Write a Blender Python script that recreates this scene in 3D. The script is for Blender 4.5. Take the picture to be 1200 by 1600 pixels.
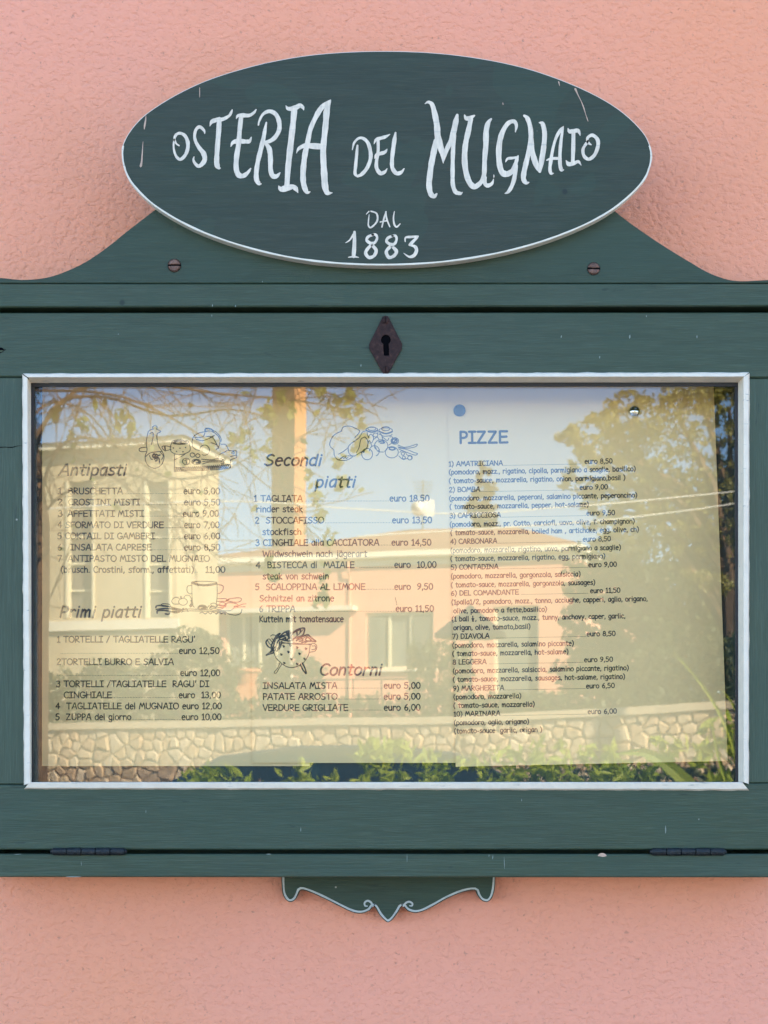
import bpy, bmesh, math, random
from mathutils import Vector, Matrix, noise as mnoise

S = bpy.context.scene
for o in list(bpy.data.objects):
    bpy.data.objects.remove(o)
C = S.collection
RAD = math.radians

# ------------------------------------------------------------------ camera, sky, sun, exposure
EYE_Z, CAM_D, FP = 1.5, 1.3, 2600.0          # eye height, distance to the case front, focal length in 1/1200 frame widths
CX, CY = 590.0, 1180.0                       # foot of the camera axis in the 1200 x 1600 frame
cam = bpy.data.cameras.new('camera')
cam.sensor_fit = 'HORIZONTAL'
cam.sensor_width = 36.0
cam.lens = 36.0 * FP / 1200.0
cam.shift_x = (600.0 - CX) / 1200.0
cam.shift_y = (CY - 800.0) / 1200.0
cam.clip_start = 0.05
cam.clip_end = 3000.0
cam.dof.use_dof = True
cam.dof.focus_distance = CAM_D + 0.01
cam.dof.aperture_fstop = 40.0
co = bpy.data.objects.new('camera', cam)
C.objects.link(co)
co.location = (0, -CAM_D, EYE_Z)
co.rotation_euler = (RAD(90), 0, 0)
S.camera = co

SUN_AZ, SUN_EL = RAD(42), RAD(34)
W = bpy.data.worlds.new('World')
S.world = W
W.use_nodes = True
wn = W.node_tree
for n in list(wn.nodes):
    wn.nodes.remove(n)
sky = wn.nodes.new('ShaderNodeTexSky')
sky.sky_type = 'NISHITA'
sky.sun_disc = False
sky.sun_elevation = SUN_EL
sky.sun_rotation = SUN_AZ
sky.altitude = 2000
sky.air_density = 1.0
sky.dust_density = 0.3
sky.ozone_density = 3.0
bg = wn.nodes.new('ShaderNodeBackground')
bg.inputs['Strength'].default_value = 0.10
wo = wn.nodes.new('ShaderNodeOutputWorld')
wn.links.new(sky.outputs[0], bg.inputs[0])
wn.links.new(bg.outputs[0], wo.inputs[0])
sl = bpy.data.lights.new('sun', 'SUN')
sl.energy = 5.0
sl.angle = RAD(0.5)
sl.color = (1.0, 0.86, 0.66)
so = bpy.data.objects.new('sun', sl)
C.objects.link(so)
tosun = Vector((math.sin(SUN_AZ) * math.cos(SUN_EL), math.cos(SUN_AZ) * math.cos(SUN_EL), math.sin(SUN_EL)))
so.rotation_euler = (-tosun).to_track_quat('-Z', 'Y').to_euler()
so.location = (3, 5, 9)
S.view_settings.view_transform = 'Standard'
S.view_settings.look = 'None'
S.view_settings.gamma = 1.0
S.view_settings.use_curve_mapping = False
S.view_settings.exposure = 2.88
S.cycles.max_bounces = 10
S.cycles.transparent_max_bounces = 16
S.cycles.use_denoising = True


# ------------------------------------------------------------------ measuring helpers
def P(px, py, Y=0.0):
    """world point at depth Y for a measured spot of the case front"""
    d = CAM_D + Y
    return Vector(((px - CX) / FP * d, Y, EYE_Z + (CY - py) / FP * d))


GY = 0.012                                   # front face of the pane
VY = 2 * GY + CAM_D                          # the eye mirrored in the pane


def R(px, py, T):
    """world point T metres in front of the pane, for a measured spot in its reflection"""
    d = VY - (GY - T)
    return Vector(((px - CX) / FP * d, GY - T, EYE_Z + (CY - py) / FP * d))


class Frame:
    """a vertical plane across the street, from measured spot pxa at Ta metres to pxb at Tb metres"""
    def __init__(s, pxa, Ta, pxb, Tb):
        s.a = R(pxa, CY, Ta); s.b = R(pxb, CY, Tb)
        s.a.z = s.b.z = 0
        s.u = (s.b - s.a).normalized()
        s.n = Vector((s.u.y, -s.u.x, 0))     # away from the case
        if s.n.y > 0:
            s.n = -s.n

    def xy(s, px):
        k = (px - CX) / FP                   # ray (0,VY) + t*(k,-1)
        den = k * s.u.y + s.u.x
        w = (k * (VY - s.a.y) - s.a.x) / den
        return s.a + s.u * w

    def z(s, px, py):
        p = s.xy(px)
        return EYE_Z + (CY - py) / FP * (VY - p.y)

    def pt(s, px, py, v=0.0):
        p = s.xy(px)
        return Vector((p.x, p.y, s.z(px, py))) + s.n * v

    def w(s, px):
        return (s.xy(px) - s.a).dot(s.u)

    def at(s, w, v, z):
        p = s.a + s.u * w + s.n * v
        return Vector((p.x, p.y, z))


# ------------------------------------------------------------------ mesh helpers
class MB:
    def __init__(s):
        s.v = []; s.f = []; s.m = []

    def add(s, vs, fs, mi=0):
        k = len(s.v)
        s.v += [tuple(p) for p in vs]
        s.f += [tuple(i + k for i in f) for f in fs]
        s.m += [mi] * len(fs)

    def box(s, a, b, mi=0):
        x0, y0, z0 = [min(a[i], b[i]) for i in range(3)]
        x1, y1, z1 = [max(a[i], b[i]) for i in range(3)]
        s.add([(x0, y0, z0), (x1, y0, z0), (x1, y1, z0), (x0, y1, z0), (x0, y0, z1), (x1, y0, z1), (x1, y1, z1), (x0, y1, z1)],
              [(0, 3, 2, 1), (4, 5, 6, 7), (0, 1, 5, 4), (1, 2, 6, 5), (2, 3, 7, 6), (3, 0, 4, 7)], mi)

    def hexa(s, c, mi=0):
        """8 corners: bottom ring then top ring"""
        s.add(c, [(0, 3, 2, 1), (4, 5, 6, 7), (0, 1, 5, 4), (1, 2, 6, 5), (2, 3, 7, 6), (3, 0, 4, 7)], mi)

    def fbox(s, F, w0, w1, v0, v1, z0, z1, mi=0):
        s.hexa([F.at(w0, v0, z0), F.at(w1, v0, z0), F.at(w1, v1, z0), F.at(w0, v1, z0),
                F.at(w0, v0, z1), F.at(w1, v0, z1), F.at(w1, v1, z1), F.at(w0, v1, z1)], mi)

    def prism(s, pts, Y0, Y1, bev=0.0, mi=0, mside=None):
        """outline in the x-z plane extruded from Y0 (front) to Y1 (back), small chamfer at the front"""
        mside = mi if mside is None else mside
        n = len(pts)
        if bev > 0:
            cen = [0, 0]
            ins = []
            area = sum(pts[i][0] * pts[(i + 1) % n][1] - pts[(i + 1) % n][0] * pts[i][1] for i in range(n))
            sg = 1 if area > 0 else -1
            for i in range(n):
                a, b, c = Vector(pts[i - 1]), Vector(pts[i]), Vector(pts[(i + 1) % n])
                e1 = (b - a); e2 = (c - b)
                e1 = e1.normalized() if e1.length > 1e-9 else Vector((1, 0))
                e2 = e2.normalized() if e2.length > 1e-9 else e1
                n1 = Vector((-e1.y, e1.x)) * sg; n2 = Vector((-e2.y, e2.x)) * sg
                m = n1 + n2
                m = m / max(m.length_squared, 0.4) * 2
                ins.append(b + m * bev)
            k = len(s.v)
            s.v += [(p[0], Y0, p[1]) for p in ins] + [(p[0], Y0 + bev, p[1]) for p in pts] + [(p[0], Y1, p[1]) for p in pts]
            s.f.append(tuple(range(k, k + n))); s.m.append(mi)
            for i in range(n):
                j = (i + 1) % n
                s.f.append((k + i, k + j, k + n + j, k + n + i)); s.m.append(mside)
                s.f.append((k + n + i, k + n + j, k + 2 * n + j, k + 2 * n + i)); s.m.append(mside)
            s.f.append(tuple(reversed(range(k + 2 * n, k + 3 * n)))); s.m.append(mi)
        else:
            k = len(s.v)
            s.v += [(p[0], Y0, p[1]) for p in pts] + [(p[0], Y1, p[1]) for p in pts]
            s.f.append(tuple(range(k, k + n))); s.m.append(mi)
            for i in range(n):
                j = (i + 1) % n
                s.f.append((k + i, k + j, k + n + j, k + n + i)); s.m.append(mside)
            s.f.append(tuple(reversed(range(k + n, k + 2 * n)))); s.m.append(mi)

    def tube(s, pts, rads, sides=6, cap=True, mi=0):
        k = len(s.v)
        n = len(pts)
        pts = [Vector(p) for p in pts]
        for i in range(n):
            d = (pts[min(i + 1, n - 1)] - pts[max(i - 1, 0)])
            d = d.normalized() if d.length > 1e-9 else Vector((0, 0, 1))
            a = Vector((0, 0, 1)) if abs(d.z) < 0.9 else Vector((1, 0, 0))
            u = d.cross(a).normalized(); w = d.cross(u)
            for j in range(sides):
                t = 2 * math.pi * j / sides
                q = pts[i] + (u * math.cos(t) + w * math.sin(t)) * rads[i]
                s.v.append(tuple(q))
        for i in range(n - 1):
            for j in range(sides):
                j2 = (j + 1) % sides
                s.f.append((k + i * sides + j, k + i * sides + j2, k + (i + 1) * sides + j2, k + (i + 1) * sides + j)); s.m.append(mi)
        if cap:
            s.f.append(tuple(k + j for j in reversed(range(sides)))); s.m.append(mi)
            s.f.append(tuple(k + (n - 1) * sides + j for j in range(sides))); s.m.append(mi)

    def lathe(s, c, prof, sides=16, axis='z', mi=0):
        """prof: (radius, height) pairs"""
        k = len(s.v); n = len(prof)
        for r, h in prof:
            for j in range(sides):
                t = 2 * math.pi * j / sides
                a, b = r * math.cos(t), r * math.sin(t)
                if axis == 'z':
                    s.v.append((c[0] + a, c[1] + b, c[2] + h))
                elif axis == 'y':
                    s.v.append((c[0] + a, c[1] + h, c[2] + b))
                else:
                    s.v.append((c[0] + h, c[1] + a, c[2] + b))
        for i in range(n - 1):
            for j in range(sides):
                j2 = (j + 1) % sides
                s.f.append((k + i * sides + j, k + i * sides + j2, k + (i + 1) * sides + j2, k + (i + 1) * sides + j)); s.m.append(mi)
        s.f.append(tuple(k + j for j in reversed(range(sides)))); s.m.append(mi)
        s.f.append(tuple(k + (n - 1) * sides + j for j in range(sides))); s.m.append(mi)

    def build(s, name, mats, parent=None, smooth=False, fix=True):
        me = bpy.data.meshes.new(name)
        me.from_pydata(s.v, [], s.f)
        if not isinstance(mats, (list, tuple)):
            mats = [mats]
        for m in mats:
            me.materials.append(m)
        if len(mats) > 1:
            me.polygons.foreach_set('material_index', s.m)
        if smooth:
            me.polygons.foreach_set('use_smooth', [True] * len(me.polygons))
        me.update()
        if fix:
            bm = bmesh.new(); bm.from_mesh(me)
            bmesh.ops.recalc_face_normals(bm, faces=bm.faces)
            bm.to_mesh(me); bm.free()
        o = bpy.data.objects.new(name, me)
        C.objects.link(o)
        if parent:
            o.parent = parent
            o.matrix_parent_inverse = parent.matrix_world.inverted()
        return o


def tag(o, label=None, cat=None, group=None, kind=None):
    if label: o['label'] = label
    if cat: o['category'] = cat
    if group: o['group'] = group
    if kind: o['kind'] = kind
    return o


def thing(name, label, cat, loc=(0, 0, 0), group=None):
    o = bpy.data.objects.new(name, None)
    C.objects.link(o)
    o.location = loc
    o.matrix_world = Matrix.Translation(loc)
    o.empty_display_size = 0.05
    return tag(o, label, cat, group)


def bevel(o, w, seg=2):
    m = o.modifiers.new('bevel', 'BEVEL')
    m.width = w; m.segments = seg; m.limit_method = 'ANGLE'; m.angle_limit = RAD(40)
    return o


# ------------------------------------------------------------------ materials
def newmat(name):
    m = bpy.data.materials.new(name)
    m.use_nodes = True
    nt = m.node_tree
    b = nt.nodes['Principled BSDF']
    return m, nt, b


def N(nt, typ, **kw):
    n = nt.nodes.new(typ)
    for k, v in kw.items():
        if k in n.inputs:
            n.inputs[k].default_value = v
        else:
            setattr(n, k, v)
    return n


def ramp(nt, fac, stops):
    r = nt.nodes.new('ShaderNodeValToRGB')
    el = r.color_ramp.elements
    while len(el) < len(stops):
        el.new(0.5)
    for e, (p, c) in zip(el, stops):
        e.position = p
        e.color = (*c, 1) if len(c) == 3 else c
    nt.links.new(fac, r.inputs[0])
    return r.outputs[0]


def mixc(nt, fac, a, b, mode='MIX'):
    m = nt.nodes.new('ShaderNodeMix')
    m.data_type = 'RGBA'; m.blend_type = mode
    for i, v in ((0, fac), (6, a), (7, b)):
        if isinstance(v, (int, float)):
            m.inputs[i].default_value = v
        elif isinstance(v, tuple):
            m.inputs[i].default_value = (*v, 1)
        else:
            nt.links.new(v, m.inputs[i])
    return m.outputs[2]


def coords(nt, scale=(1, 1, 1), rand=False, rot=(0, 0, 0)):
    tc = nt.nodes.new('ShaderNodeTexCoord')
    mp = nt.nodes.new('ShaderNodeMapping')
    mp.inputs['Scale'].default_value = scale
    mp.inputs['Rotation'].default_value = rot
    nt.links.new(tc.outputs['Object'], mp.inputs[0])
    if rand:
        oi = nt.nodes.new('ShaderNodeObjectInfo')
        mm = nt.nodes.new('ShaderNodeMath'); mm.operation = 'MULTIPLY'; mm.inputs[1].default_value = 37.0
        nt.links.new(oi.outputs['Random'], mm.inputs[0])
        cb = nt.nodes.new('ShaderNodeCombineXYZ')
        for i in range(3):
            nt.links.new(mm.outputs[0], cb.inputs[i])
        nt.links.new(cb.outputs[0], mp.inputs[1])
    return mp.outputs[0]


def noise(nt, vec, scale, detail=4, rough=0.55, dist=0.0):
    n = nt.nodes.new('ShaderNodeTexNoise')
    n.inputs['Scale'].default_value = scale
    n.inputs['Detail'].default_value = detail
    n.inputs['Roughness'].default_value = rough
    n.inputs['Distortion'].default_value = dist
    nt.links.new(vec, n.inputs['Vector'])
    return n.outputs['Fac']


def bump(nt, b, h, strength, dist, prev=None):
    n = nt.nodes.new('ShaderNodeBump')
    n.inputs['Strength'].default_value = strength
    n.inputs['Distance'].default_value = dist
    nt.links.new(h, n.inputs['Height'])
    if prev is not None:
        nt.links.new(prev, n.inputs['Normal'])
    if b is not None:
        nt.links.new(n.outputs[0], b.inputs['Normal'])
    return n.outputs[0]


def math_(nt, op, a, b=0.0, c=None):
    m = nt.nodes.new('ShaderNodeMath'); m.operation = op
    for i, v in enumerate((a, b) if c is None else (a, b, c)):
        if isinstance(v, (int, float)):
            m.inputs[i].default_value = v
        else:
            nt.links.new(v, m.inputs[i])
    return m.outputs[0]


def simple(name, col, rough=0.6, var=0.15, scale=6.0, metal=0.0, bmp=0.0):
    m, nt, b = newmat(name)
    v = coords(nt)
    f = noise(nt, v, scale, 5)
    c = ramp(nt, f, [(0.3, tuple(x * (1 - var) for x in col)), (0.7, tuple(min(1, x * (1 + var)) for x in col))])
    nt.links.new(c, b.inputs['Base Color'])
    b.inputs['Roughness'].default_value = rough
    b.inputs['Metallic'].default_value = metal
    if bmp:
        bump(nt, b, f, bmp, 0.01)
    return m


def mat_plaster():
    m, nt, b = newmat('salmon_plaster')
    v = coords(nt)
    big = noise(nt, v, 2.2, 3)
    mid = noise(nt, v, 28.0, 4)
    col = ramp(nt, big, [(0.3, (0.83, 0.330, 0.180)), (0.7, (0.85, 0.355, 0.250))])
    col = mixc(nt, math_(nt, 'MULTIPLY', mid, 0.22), col, (0.74, 0.31, 0.20))
    # small pits, coloured darker
    n1 = noise(nt, v, 230.0, 3, 0.6, 0.0)
    pits = nt.nodes.new('ShaderNodeValToRGB')
    pits.color_ramp.elements[0].position = 0.26; pits.color_ramp.elements[1].position = 0.36
    nt.links.new(n1, pits.inputs[0])
    col = mixc(nt, math_(nt, 'MULTIPLY', math_(nt, 'SUBTRACT', 1.0, pits.outputs[0]), 0.45), col, (0.34, 0.17, 0.11))
    vs = nt.nodes.new('ShaderNodeTexVoronoi'); vs.inputs['Scale'].default_value = 16.0
    nt.links.new(v, vs.inputs['Vector'])
    spk = ramp(nt, vs.outputs['Distance'], [(0.018, (1, 1, 1)), (0.03, (0, 0, 0))])
    gate = ramp(nt, noise(nt, v, 9.0, 1), [(0.52, (0, 0, 0)), (0.56, (1, 1, 1))])
    spk = mixc(nt, 1.0, spk, gate, 'MULTIPLY')
    col = mixc(nt, spk, col, (0.10, 0.055, 0.04))
    nt.links.new(col, b.inputs['Base Color'])
    b.inputs['Roughness'].default_value = 0.85
    b.inputs['Specular IOR Level'].default_value = 0.25
    # relief: rolled, slightly smeared orange-peel render
    wv = coords(nt, (1.0, 1.0, 1.25))
    r1 = noise(nt, wv, 185.0, 3, 0.55, 0.1)
    r1 = ramp(nt, r1, [(0.30, (0, 0, 0)), (0.52, (0.75, 0.75, 0.75)), (0.75, (1, 1, 1))])
    r2 = noise(nt, wv, 330.0, 2, 0.5)
    r3 = noise(nt, v, 30.0, 2, 0.5)
    p1 = bump(nt, None, r1, 0.75, 0.0013)
    p2 = bump(nt, None, r2, 0.5, 0.0005, p1)
    p3 = bump(nt, None, pits.outputs[0], 0.45, 0.0009, p2)
    bump(nt, b, r3, 0.35, 0.003, p3)
    return m


def mat_wood(name, axis='x', base=(0.040, 0.065, 0.035), blue=(0.048, 0.073, 0.047)):
    """old green brush paint over planed boards, grain along axis"""
    m, nt, b = newmat(name)
    sc = (1.0, 1.0, 14.0) if axis == 'x' else (14.0, 1.0, 1.0)
    sf = (1.0, 1.0, 30.0) if axis == 'x' else (30.0, 1.0, 1.0)
    vg = coords(nt, sc, rand=True)
    vf = coords(nt, sf, rand=True)
    v = coords(nt, rand=True)
    g = noise(nt, vg, 14.0, 6, 0.6, 0.3)
    gf = noise(nt, vf, 45.0, 4, 0.6)
    big = noise(nt, v, 7.0, 3, 0.5, 0.4)
    col = ramp(nt, big, [(0.32, base), (0.68, blue)])
    col = mixc(nt, math_(nt, 'MULTIPLY', ramp(nt, g, [(0.35, (1, 1, 1)), (0.6, (0, 0, 0))]), 0.42), col, tuple(x * 0.62 for x in base))
    col = mixc(nt, math_(nt, 'MULTIPLY', ramp(nt, gf, [(0.50, (0, 0, 0)), (0.70, (1, 1, 1))]), 0.42), col, tuple(x * 1.5 + 0.01 for x in blue))
    # touch-up patches with a hard edge
    pt = noise(nt, v, 9.0, 2, 0.4, 1.2)
    pm = ramp(nt, pt, [(0.585, (0, 0, 0)), (0.59, (1, 1, 1))])
    col = mixc(nt, math_(nt, 'MULTIPLY', pm, 0.30), col, (0.034, 0.064, 0.040))
    # dark scuffs along the grain
    sk = noise(nt, coords(nt, (1, 1, 5) if axis == 'x' else (5, 1, 1), rand=True), 40.0, 3, 0.6)
    skm = ramp(nt, sk, [(0.68, (0, 0, 0)), (0.76, (1, 1, 1))])
    col = mixc(nt, math_(nt, 'MULTIPLY', skm, 0.6), col, (0.012, 0.026, 0.02))
    # pin-head chips showing pale primer
    vs = nt.nodes.new('ShaderNodeTexVoronoi'); vs.inputs['Scale'].default_value = 34.0
    nt.links.new(v, vs.inputs['Vector'])
    sp = ramp(nt, vs.outputs['Distance'], [(0.020, (1, 1, 1)), (0.035, (0, 0, 0))])
    gate = ramp(nt, noise(nt, v, 21.0, 1), [(0.56, (0, 0, 0)), (0.60, (1, 1, 1))])
    sp = mixc(nt, 1.0, sp, gate, 'MULTIPLY')
    col = mixc(nt, sp, col, (0.42, 0.42, 0.36))
    vs2 = nt.nodes.new('ShaderNodeTexVoronoi'); vs2.inputs['Scale'].default_value = 22.0
    vo = nt.nodes.new('ShaderNodeVectorMath'); vo.inputs[1].default_value = (3.3, 1.7, 5.1)
    nt.links.new(v, vo.inputs[0]); nt.links.new(vo.outputs[0], vs2.inputs['Vector'])
    sp2 = ramp(nt, vs2.outputs['Distance'], [(0.030, (1, 1, 1)), (0.06, (0, 0, 0))])
    gate2 = ramp(nt, noise(nt, v, 15.0, 1), [(0.50, (1, 1, 1)), (0.54, (0, 0, 0))])
    sp2 = mixc(nt, 1.0, sp2, gate2, 'MULTIPLY')
    col = mixc(nt, math_(nt, 'MULTIPLY', sp2, 0.8), col, (0.010, 0.022, 0.018))
    nt.links.new(col, b.inputs['Base Color'])
    rr = ramp(nt, big, [(0.3, (0.42, 0.42, 0.42)), (0.7, (0.56, 0.56, 0.56))])
    nt.links.new(rr, b.inputs['Roughness'])
    b.inputs['Specular IOR Level'].default_value = 0.33
    p1 = bump(nt, None, g, 0.5, 0.0009)
    p2 = bump(nt, None, gf, 0.8, 0.00055, p1)
    bump(nt, b, sp, 0.5, 0.0006, p2)
    return m


def mat_white(name, col=(0.76, 0.66, 0.51), wear=0.7):
    m, nt, b = newmat(name)
    v = coords(nt, rand=False)
    f = noise(nt, v, 90.0, 5, 0.65)
    g = noise(nt, coords(nt, (0.25, 1, 2.0)), 210.0, 4, 0.6)
    c = ramp(nt, f, [(0.3, tuple(x * 0.86 for x in col)), (0.7, col)])
    chip = ramp(nt, g, [(0.66, (0, 0, 0)), (0.72, (1, 1, 1))])
    c = mixc(nt, math_(nt, 'MULTIPLY', chip, wear), c, (0.14, 0.16, 0.15))
    nt.links.new(c, b.inputs['Base Color'])
    b.inputs['Roughness'].default_value = 0.5
    bump(nt, b, f, 0.5, 0.0008)
    return m


def mat_brushed(name):
    """sign writer's white: streaky along z, grain showing through"""
    m, nt, b = newmat(name)
    v = coords(nt)
    f = noise(nt, coords(nt, (3.0, 1, 0.6)), 160.0, 4, 0.6)
    h = noise(nt, coords(nt, (0.15, 1, 6.0)), 70.0, 3, 0.6)
    c = ramp(nt, f, [(0.3, (0.56, 0.49, 0.38)), (0.65, (0.76, 0.66, 0.51))])
    c = mixc(nt, math_(nt, 'MULTIPLY', ramp(nt, h, [(0.63, (0, 0, 0)), (0.7, (1, 1, 1))]), 0.35), c, (0.22, 0.27, 0.25))
    nt.links.new(c, b.inputs['Base Color'])
    b.inputs['Roughness'].default_value = 0.5
    bump(nt, b, f, 0.3, 0.0004)
    return m


def mat_glass():
    m = bpy.data.materials.new('window_glass'); m.use_nodes = True
    nt = m.node_tree
    for n in list(nt.nodes):
        nt.nodes.remove(n)
    lw = N(nt, 'ShaderNodeLayerWeight', Blend=0.5)
    p5 = math_(nt, 'POWER', lw.outputs['Facing'], 5.0)
    fac = math_(nt, 'MULTIPLY_ADD', p5, 0.93, GLASS_F0)
    gl = N(nt, 'ShaderNodeBsdfGlossy', Roughness=0.0)
    gl.inputs['Color'].default_value = (1, 1, 1, 1)
    tr = N(nt, 'ShaderNodeBsdfTransparent')
    tr.inputs['Color'].default_value = (0.965, 0.975, 0.965, 1)
    mx = nt.nodes.new('ShaderNodeMixShader')
    nt.links.new(fac, mx.inputs[0]); nt.links.new(tr.outputs[0], mx.inputs[1]); nt.links.new(gl.outputs[0], mx.inputs[2])
    # float glass is never quite flat: a very faint, slow waviness
    f = noise(nt, coords(nt), 7.0, 1, 0.4)
    bp = N(nt, 'ShaderNodeBump', Strength=1.0, Distance=0.00004)
    nt.links.new(f, bp.inputs['Height']); nt.links.new(bp.outputs[0], gl.inputs['Normal'])
    out = nt.nodes.new('ShaderNodeOutputMaterial')
    nt.links.new(mx.outputs[0], out.inputs[0])
    return m


def mat_paper():
    m, nt, b = newmat('menu_paper')
    v = coords(nt)
    f = noise(nt, v, 12.0, 3)
    f2 = noise(nt, v, 900.0, 2)
    c = ramp(nt, f, [(0.3, PAPER), (0.7, tuple(x * 1.03 for x in PAPER))])
    nt.links.new(c, b.inputs['Base Color'])
    b.inputs['Roughness'].default_value = 0.8
    b.inputs['Specular IOR Level'].default_value = 0.2
    bump(nt, b, f2, 0.15, 0.0001)
    return m


def mat_rust():
    m, nt, b = newmat('rusty_iron')
    v = coords(nt)
    f = noise(nt, v, 260.0, 5, 0.6)
    c = ramp(nt, f, [(0.3, (0.018, 0.009, 0.008)), (0.55, (0.036, 0.017, 0.014)), (0.75, (0.075, 0.038, 0.028))])
    nt.links.new(c, b.inputs['Base Color'])
    b.inputs['Roughness'].default_value = 0.75
    b.inputs['Specular IOR Level'].default_value = 0.25
    bump(nt, b, f, 0.6, 0.0006)
    return m


def mat_leaf(name, c1, c2, trans=0.35):
    m, nt, b = newmat(name)
    v = coords(nt)
    f = noise(nt, v, 3.0, 4)
    c = ramp(nt, f, [(0.3, c1), (0.7, c2)])
    nt.links.new(c, b.inputs['Base Color'])
    b.inputs['Roughness'].default_value = 0.5
    tl = nt.nodes.new('ShaderNodeBsdfTranslucent')
    nt.links.new(c, tl.inputs['Color'])
    mx = nt.nodes.new('ShaderNodeMixShader'); mx.inputs[0].default_value = trans
    out = [n for n in nt.nodes if n.type == 'OUTPUT_MATERIAL'][0]
    nt.links.new(b.outputs[0], mx.inputs[1]); nt.links.new(tl.outputs[0], mx.inputs[2]); nt.links.new(mx.outputs[0], out.inputs[0])
    return m


GLASS_F0 = 0.049
PAPER = (0.81, 0.56, 0.27)
M = {}
M['plaster'] = mat_plaster()
M['wood_x'] = mat_wood('green_paint_horizontal', 'x')
M['wood_z'] = mat_wood('green_paint_upright', 'z')
M['sign'] = mat_wood('sign_green_paint', 'x', (0.028, 0.046, 0.026), (0.036, 0.046, 0.031))
M['crest'] = mat_wood('crest_green_paint', 'x', (0.030, 0.054, 0.030), (0.034, 0.056, 0.034))
M['white'] = mat_white('chalky_white_paint')
M['edge'] = mat_white('worn_edge_paint', (0.72, 0.66, 0.52), 0.6)
M['lettering'] = mat_brushed('lettering_white')
M['glass'] = mat_glass()
M['paper'] = mat_paper()
M['ink'] = simple('black_ink', (0.018, 0.016, 0.016), 0.6, 0.1, 50)
M['rust'] = mat_rust()
M['black'] = simple('black_gap', (0.004, 0.004, 0.005), 0.8, 0.1)  # flat black; stands in for the dark inside keyhole and screw slots
for k_ in M['black'].node_tree.nodes:
    if k_.type == 'BSDF_PRINCIPLED': k_.inputs['Specular IOR Level'].default_value = 0.0
M['inset_strip'] = simple('black_strip', (0.010, 0.010, 0.012), 0.5, 0.2, 200)
M['hinge'] = simple('painted_hinge', (0.007, 0.011, 0.012), 0.5, 0.4, 300, 0.2, 0.3)
M['chrome'] = simple('bright_metal', (0.75, 0.74, 0.70), 0.12, 0.05, 100, 1.0)
M['pin'] = simple('pin_plastic', (0.025, 0.028, 0.035), 0.4, 0.05, 100)
M['drip'] = simple('paint_drip_paint', (0.50, 0.34, 0.24), 0.55, 0.15, 200)
M['trimgrey'] = simple('thin_grey_paint', (0.42, 0.44, 0.40), 0.6, 0.15, 120, 0, 0.2)
M['backing'] = simple('dark_green_backing', (0.010, 0.030, 0.028), 0.7, 0.15, 20)


# ------------------------------------------------------------------ brush strokes
def catmull(pts, sub=5):
    out = []
    n = len(pts)
    for i in range(n - 1):
        p0 = pts[max(i - 1, 0)]; p1 = pts[i]; p2 = pts[i + 1]; p3 = pts[min(i + 2, n - 1)]
        for s in range(sub):
            t = s / sub
            out.append(tuple(0.5 * ((2 * b) + (-a + c) * t + (2 * a - 5 * b + 4 * c - d) * t * t + (-a + 3 * b - 3 * c + d) * t ** 3)
                             for a, b, c, d in zip(p0, p1, p2, p3)))
    out.append(tuple(pts[-1]))
    return out


def ribbon(mb, pts, to3, mi=0, caps=True):
    """pts (x, y, width) -> flat strip mapped to the surface by to3(x, y)"""
    q = [pts[0]]
    for p in pts[1:]:
        if math.hypot(p[0] - q[-1][0], p[1] - q[-1][1]) > 1e-4:
            q.append(p)
    n = len(q)
    if n < 2:
        return
    for i in range(1, n - 1):
        ax, ay = q[i][0] - q[i - 1][0], q[i][1] - q[i - 1][1]
        bx, by = q[i + 1][0] - q[i][0], q[i + 1][1] - q[i][1]
        if ax * bx + ay * by < 0.55 * math.hypot(ax, ay) * math.hypot(bx, by):
            ribbon(mb, q[:i + 1], to3, mi, caps); ribbon(mb, q[i:], to3, mi, caps)
            return
    k = len(mb.v)
    dirs = []
    for i in range(n):
        dx = q[min(i + 1, n - 1)][0] - q[max(i - 1, 0)][0]
        dy = q[min(i + 1, n - 1)][1] - q[max(i - 1, 0)][1]
        l = math.hypot(dx, dy) or 1e-6
        dx /= l; dy /= l
        dirs.append((dx, dy))
        h = q[i][2] / 2
        if 0 < i < n - 1:
            ax, ay = q[i][0] - q[i - 1][0], q[i][1] - q[i - 1][1]
            la = math.hypot(ax, ay)
            c = max(0.6, (ax * dx + ay * dy) / la)
            h = h / c
        mb.v.append(tuple(to3(q[i][0] - dy * h, q[i][1] + dx * h)))
        mb.v.append(tuple(to3(q[i][0] + dy * h, q[i][1] - dx * h)))
    for i in range(n - 1):
        a = k + 2 * i
        mb.f.append((a, a + 1, a + 3, a + 2)); mb.m.append(mi)
    if caps:
        for e, sg in ((0, -1), (n - 1, 1)):
            dx, dy = dirs[e]
            h = q[e][2] / 2
            if h <= 0:
                continue
            kk = len(mb.v)
            for t in (-45, 0, 45):
                c, s_ = math.cos(RAD(t)), math.sin(RAD(t))
                mb.v.append(tuple(to3(q[e][0] + sg * dx * h * c - dy * h * s_, q[e][1] + sg * dy * h * c + dx * h * s_)))
            a, b_ = k + 2 * e, k + 2 * e + 1
            mb.f.append((a, kk + 2, kk + 1, kk, b_)); mb.m.append(mi)


# ------------------------------------------------------------------ a hand-lettered stroke alphabet (cap height 1)
def arc(cx, cy, rx, ry, a0, a1, n=8):
    return [(cx + rx * math.cos(RAD(a0 + (a1 - a0) * i / n)), cy + ry * math.sin(RAD(a0 + (a1 - a0) * i / n))) for i in range(n + 1)]


G = {}


def g(ch, adv, *strokes):
    lift = (lambda y: y * 1.17 if 0 < y <= .63 else y) if ch.islower() else (lambda y: y)
    G[ch] = (adv, [[(x, lift(y)) for x, y in s] for s in strokes])


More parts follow.
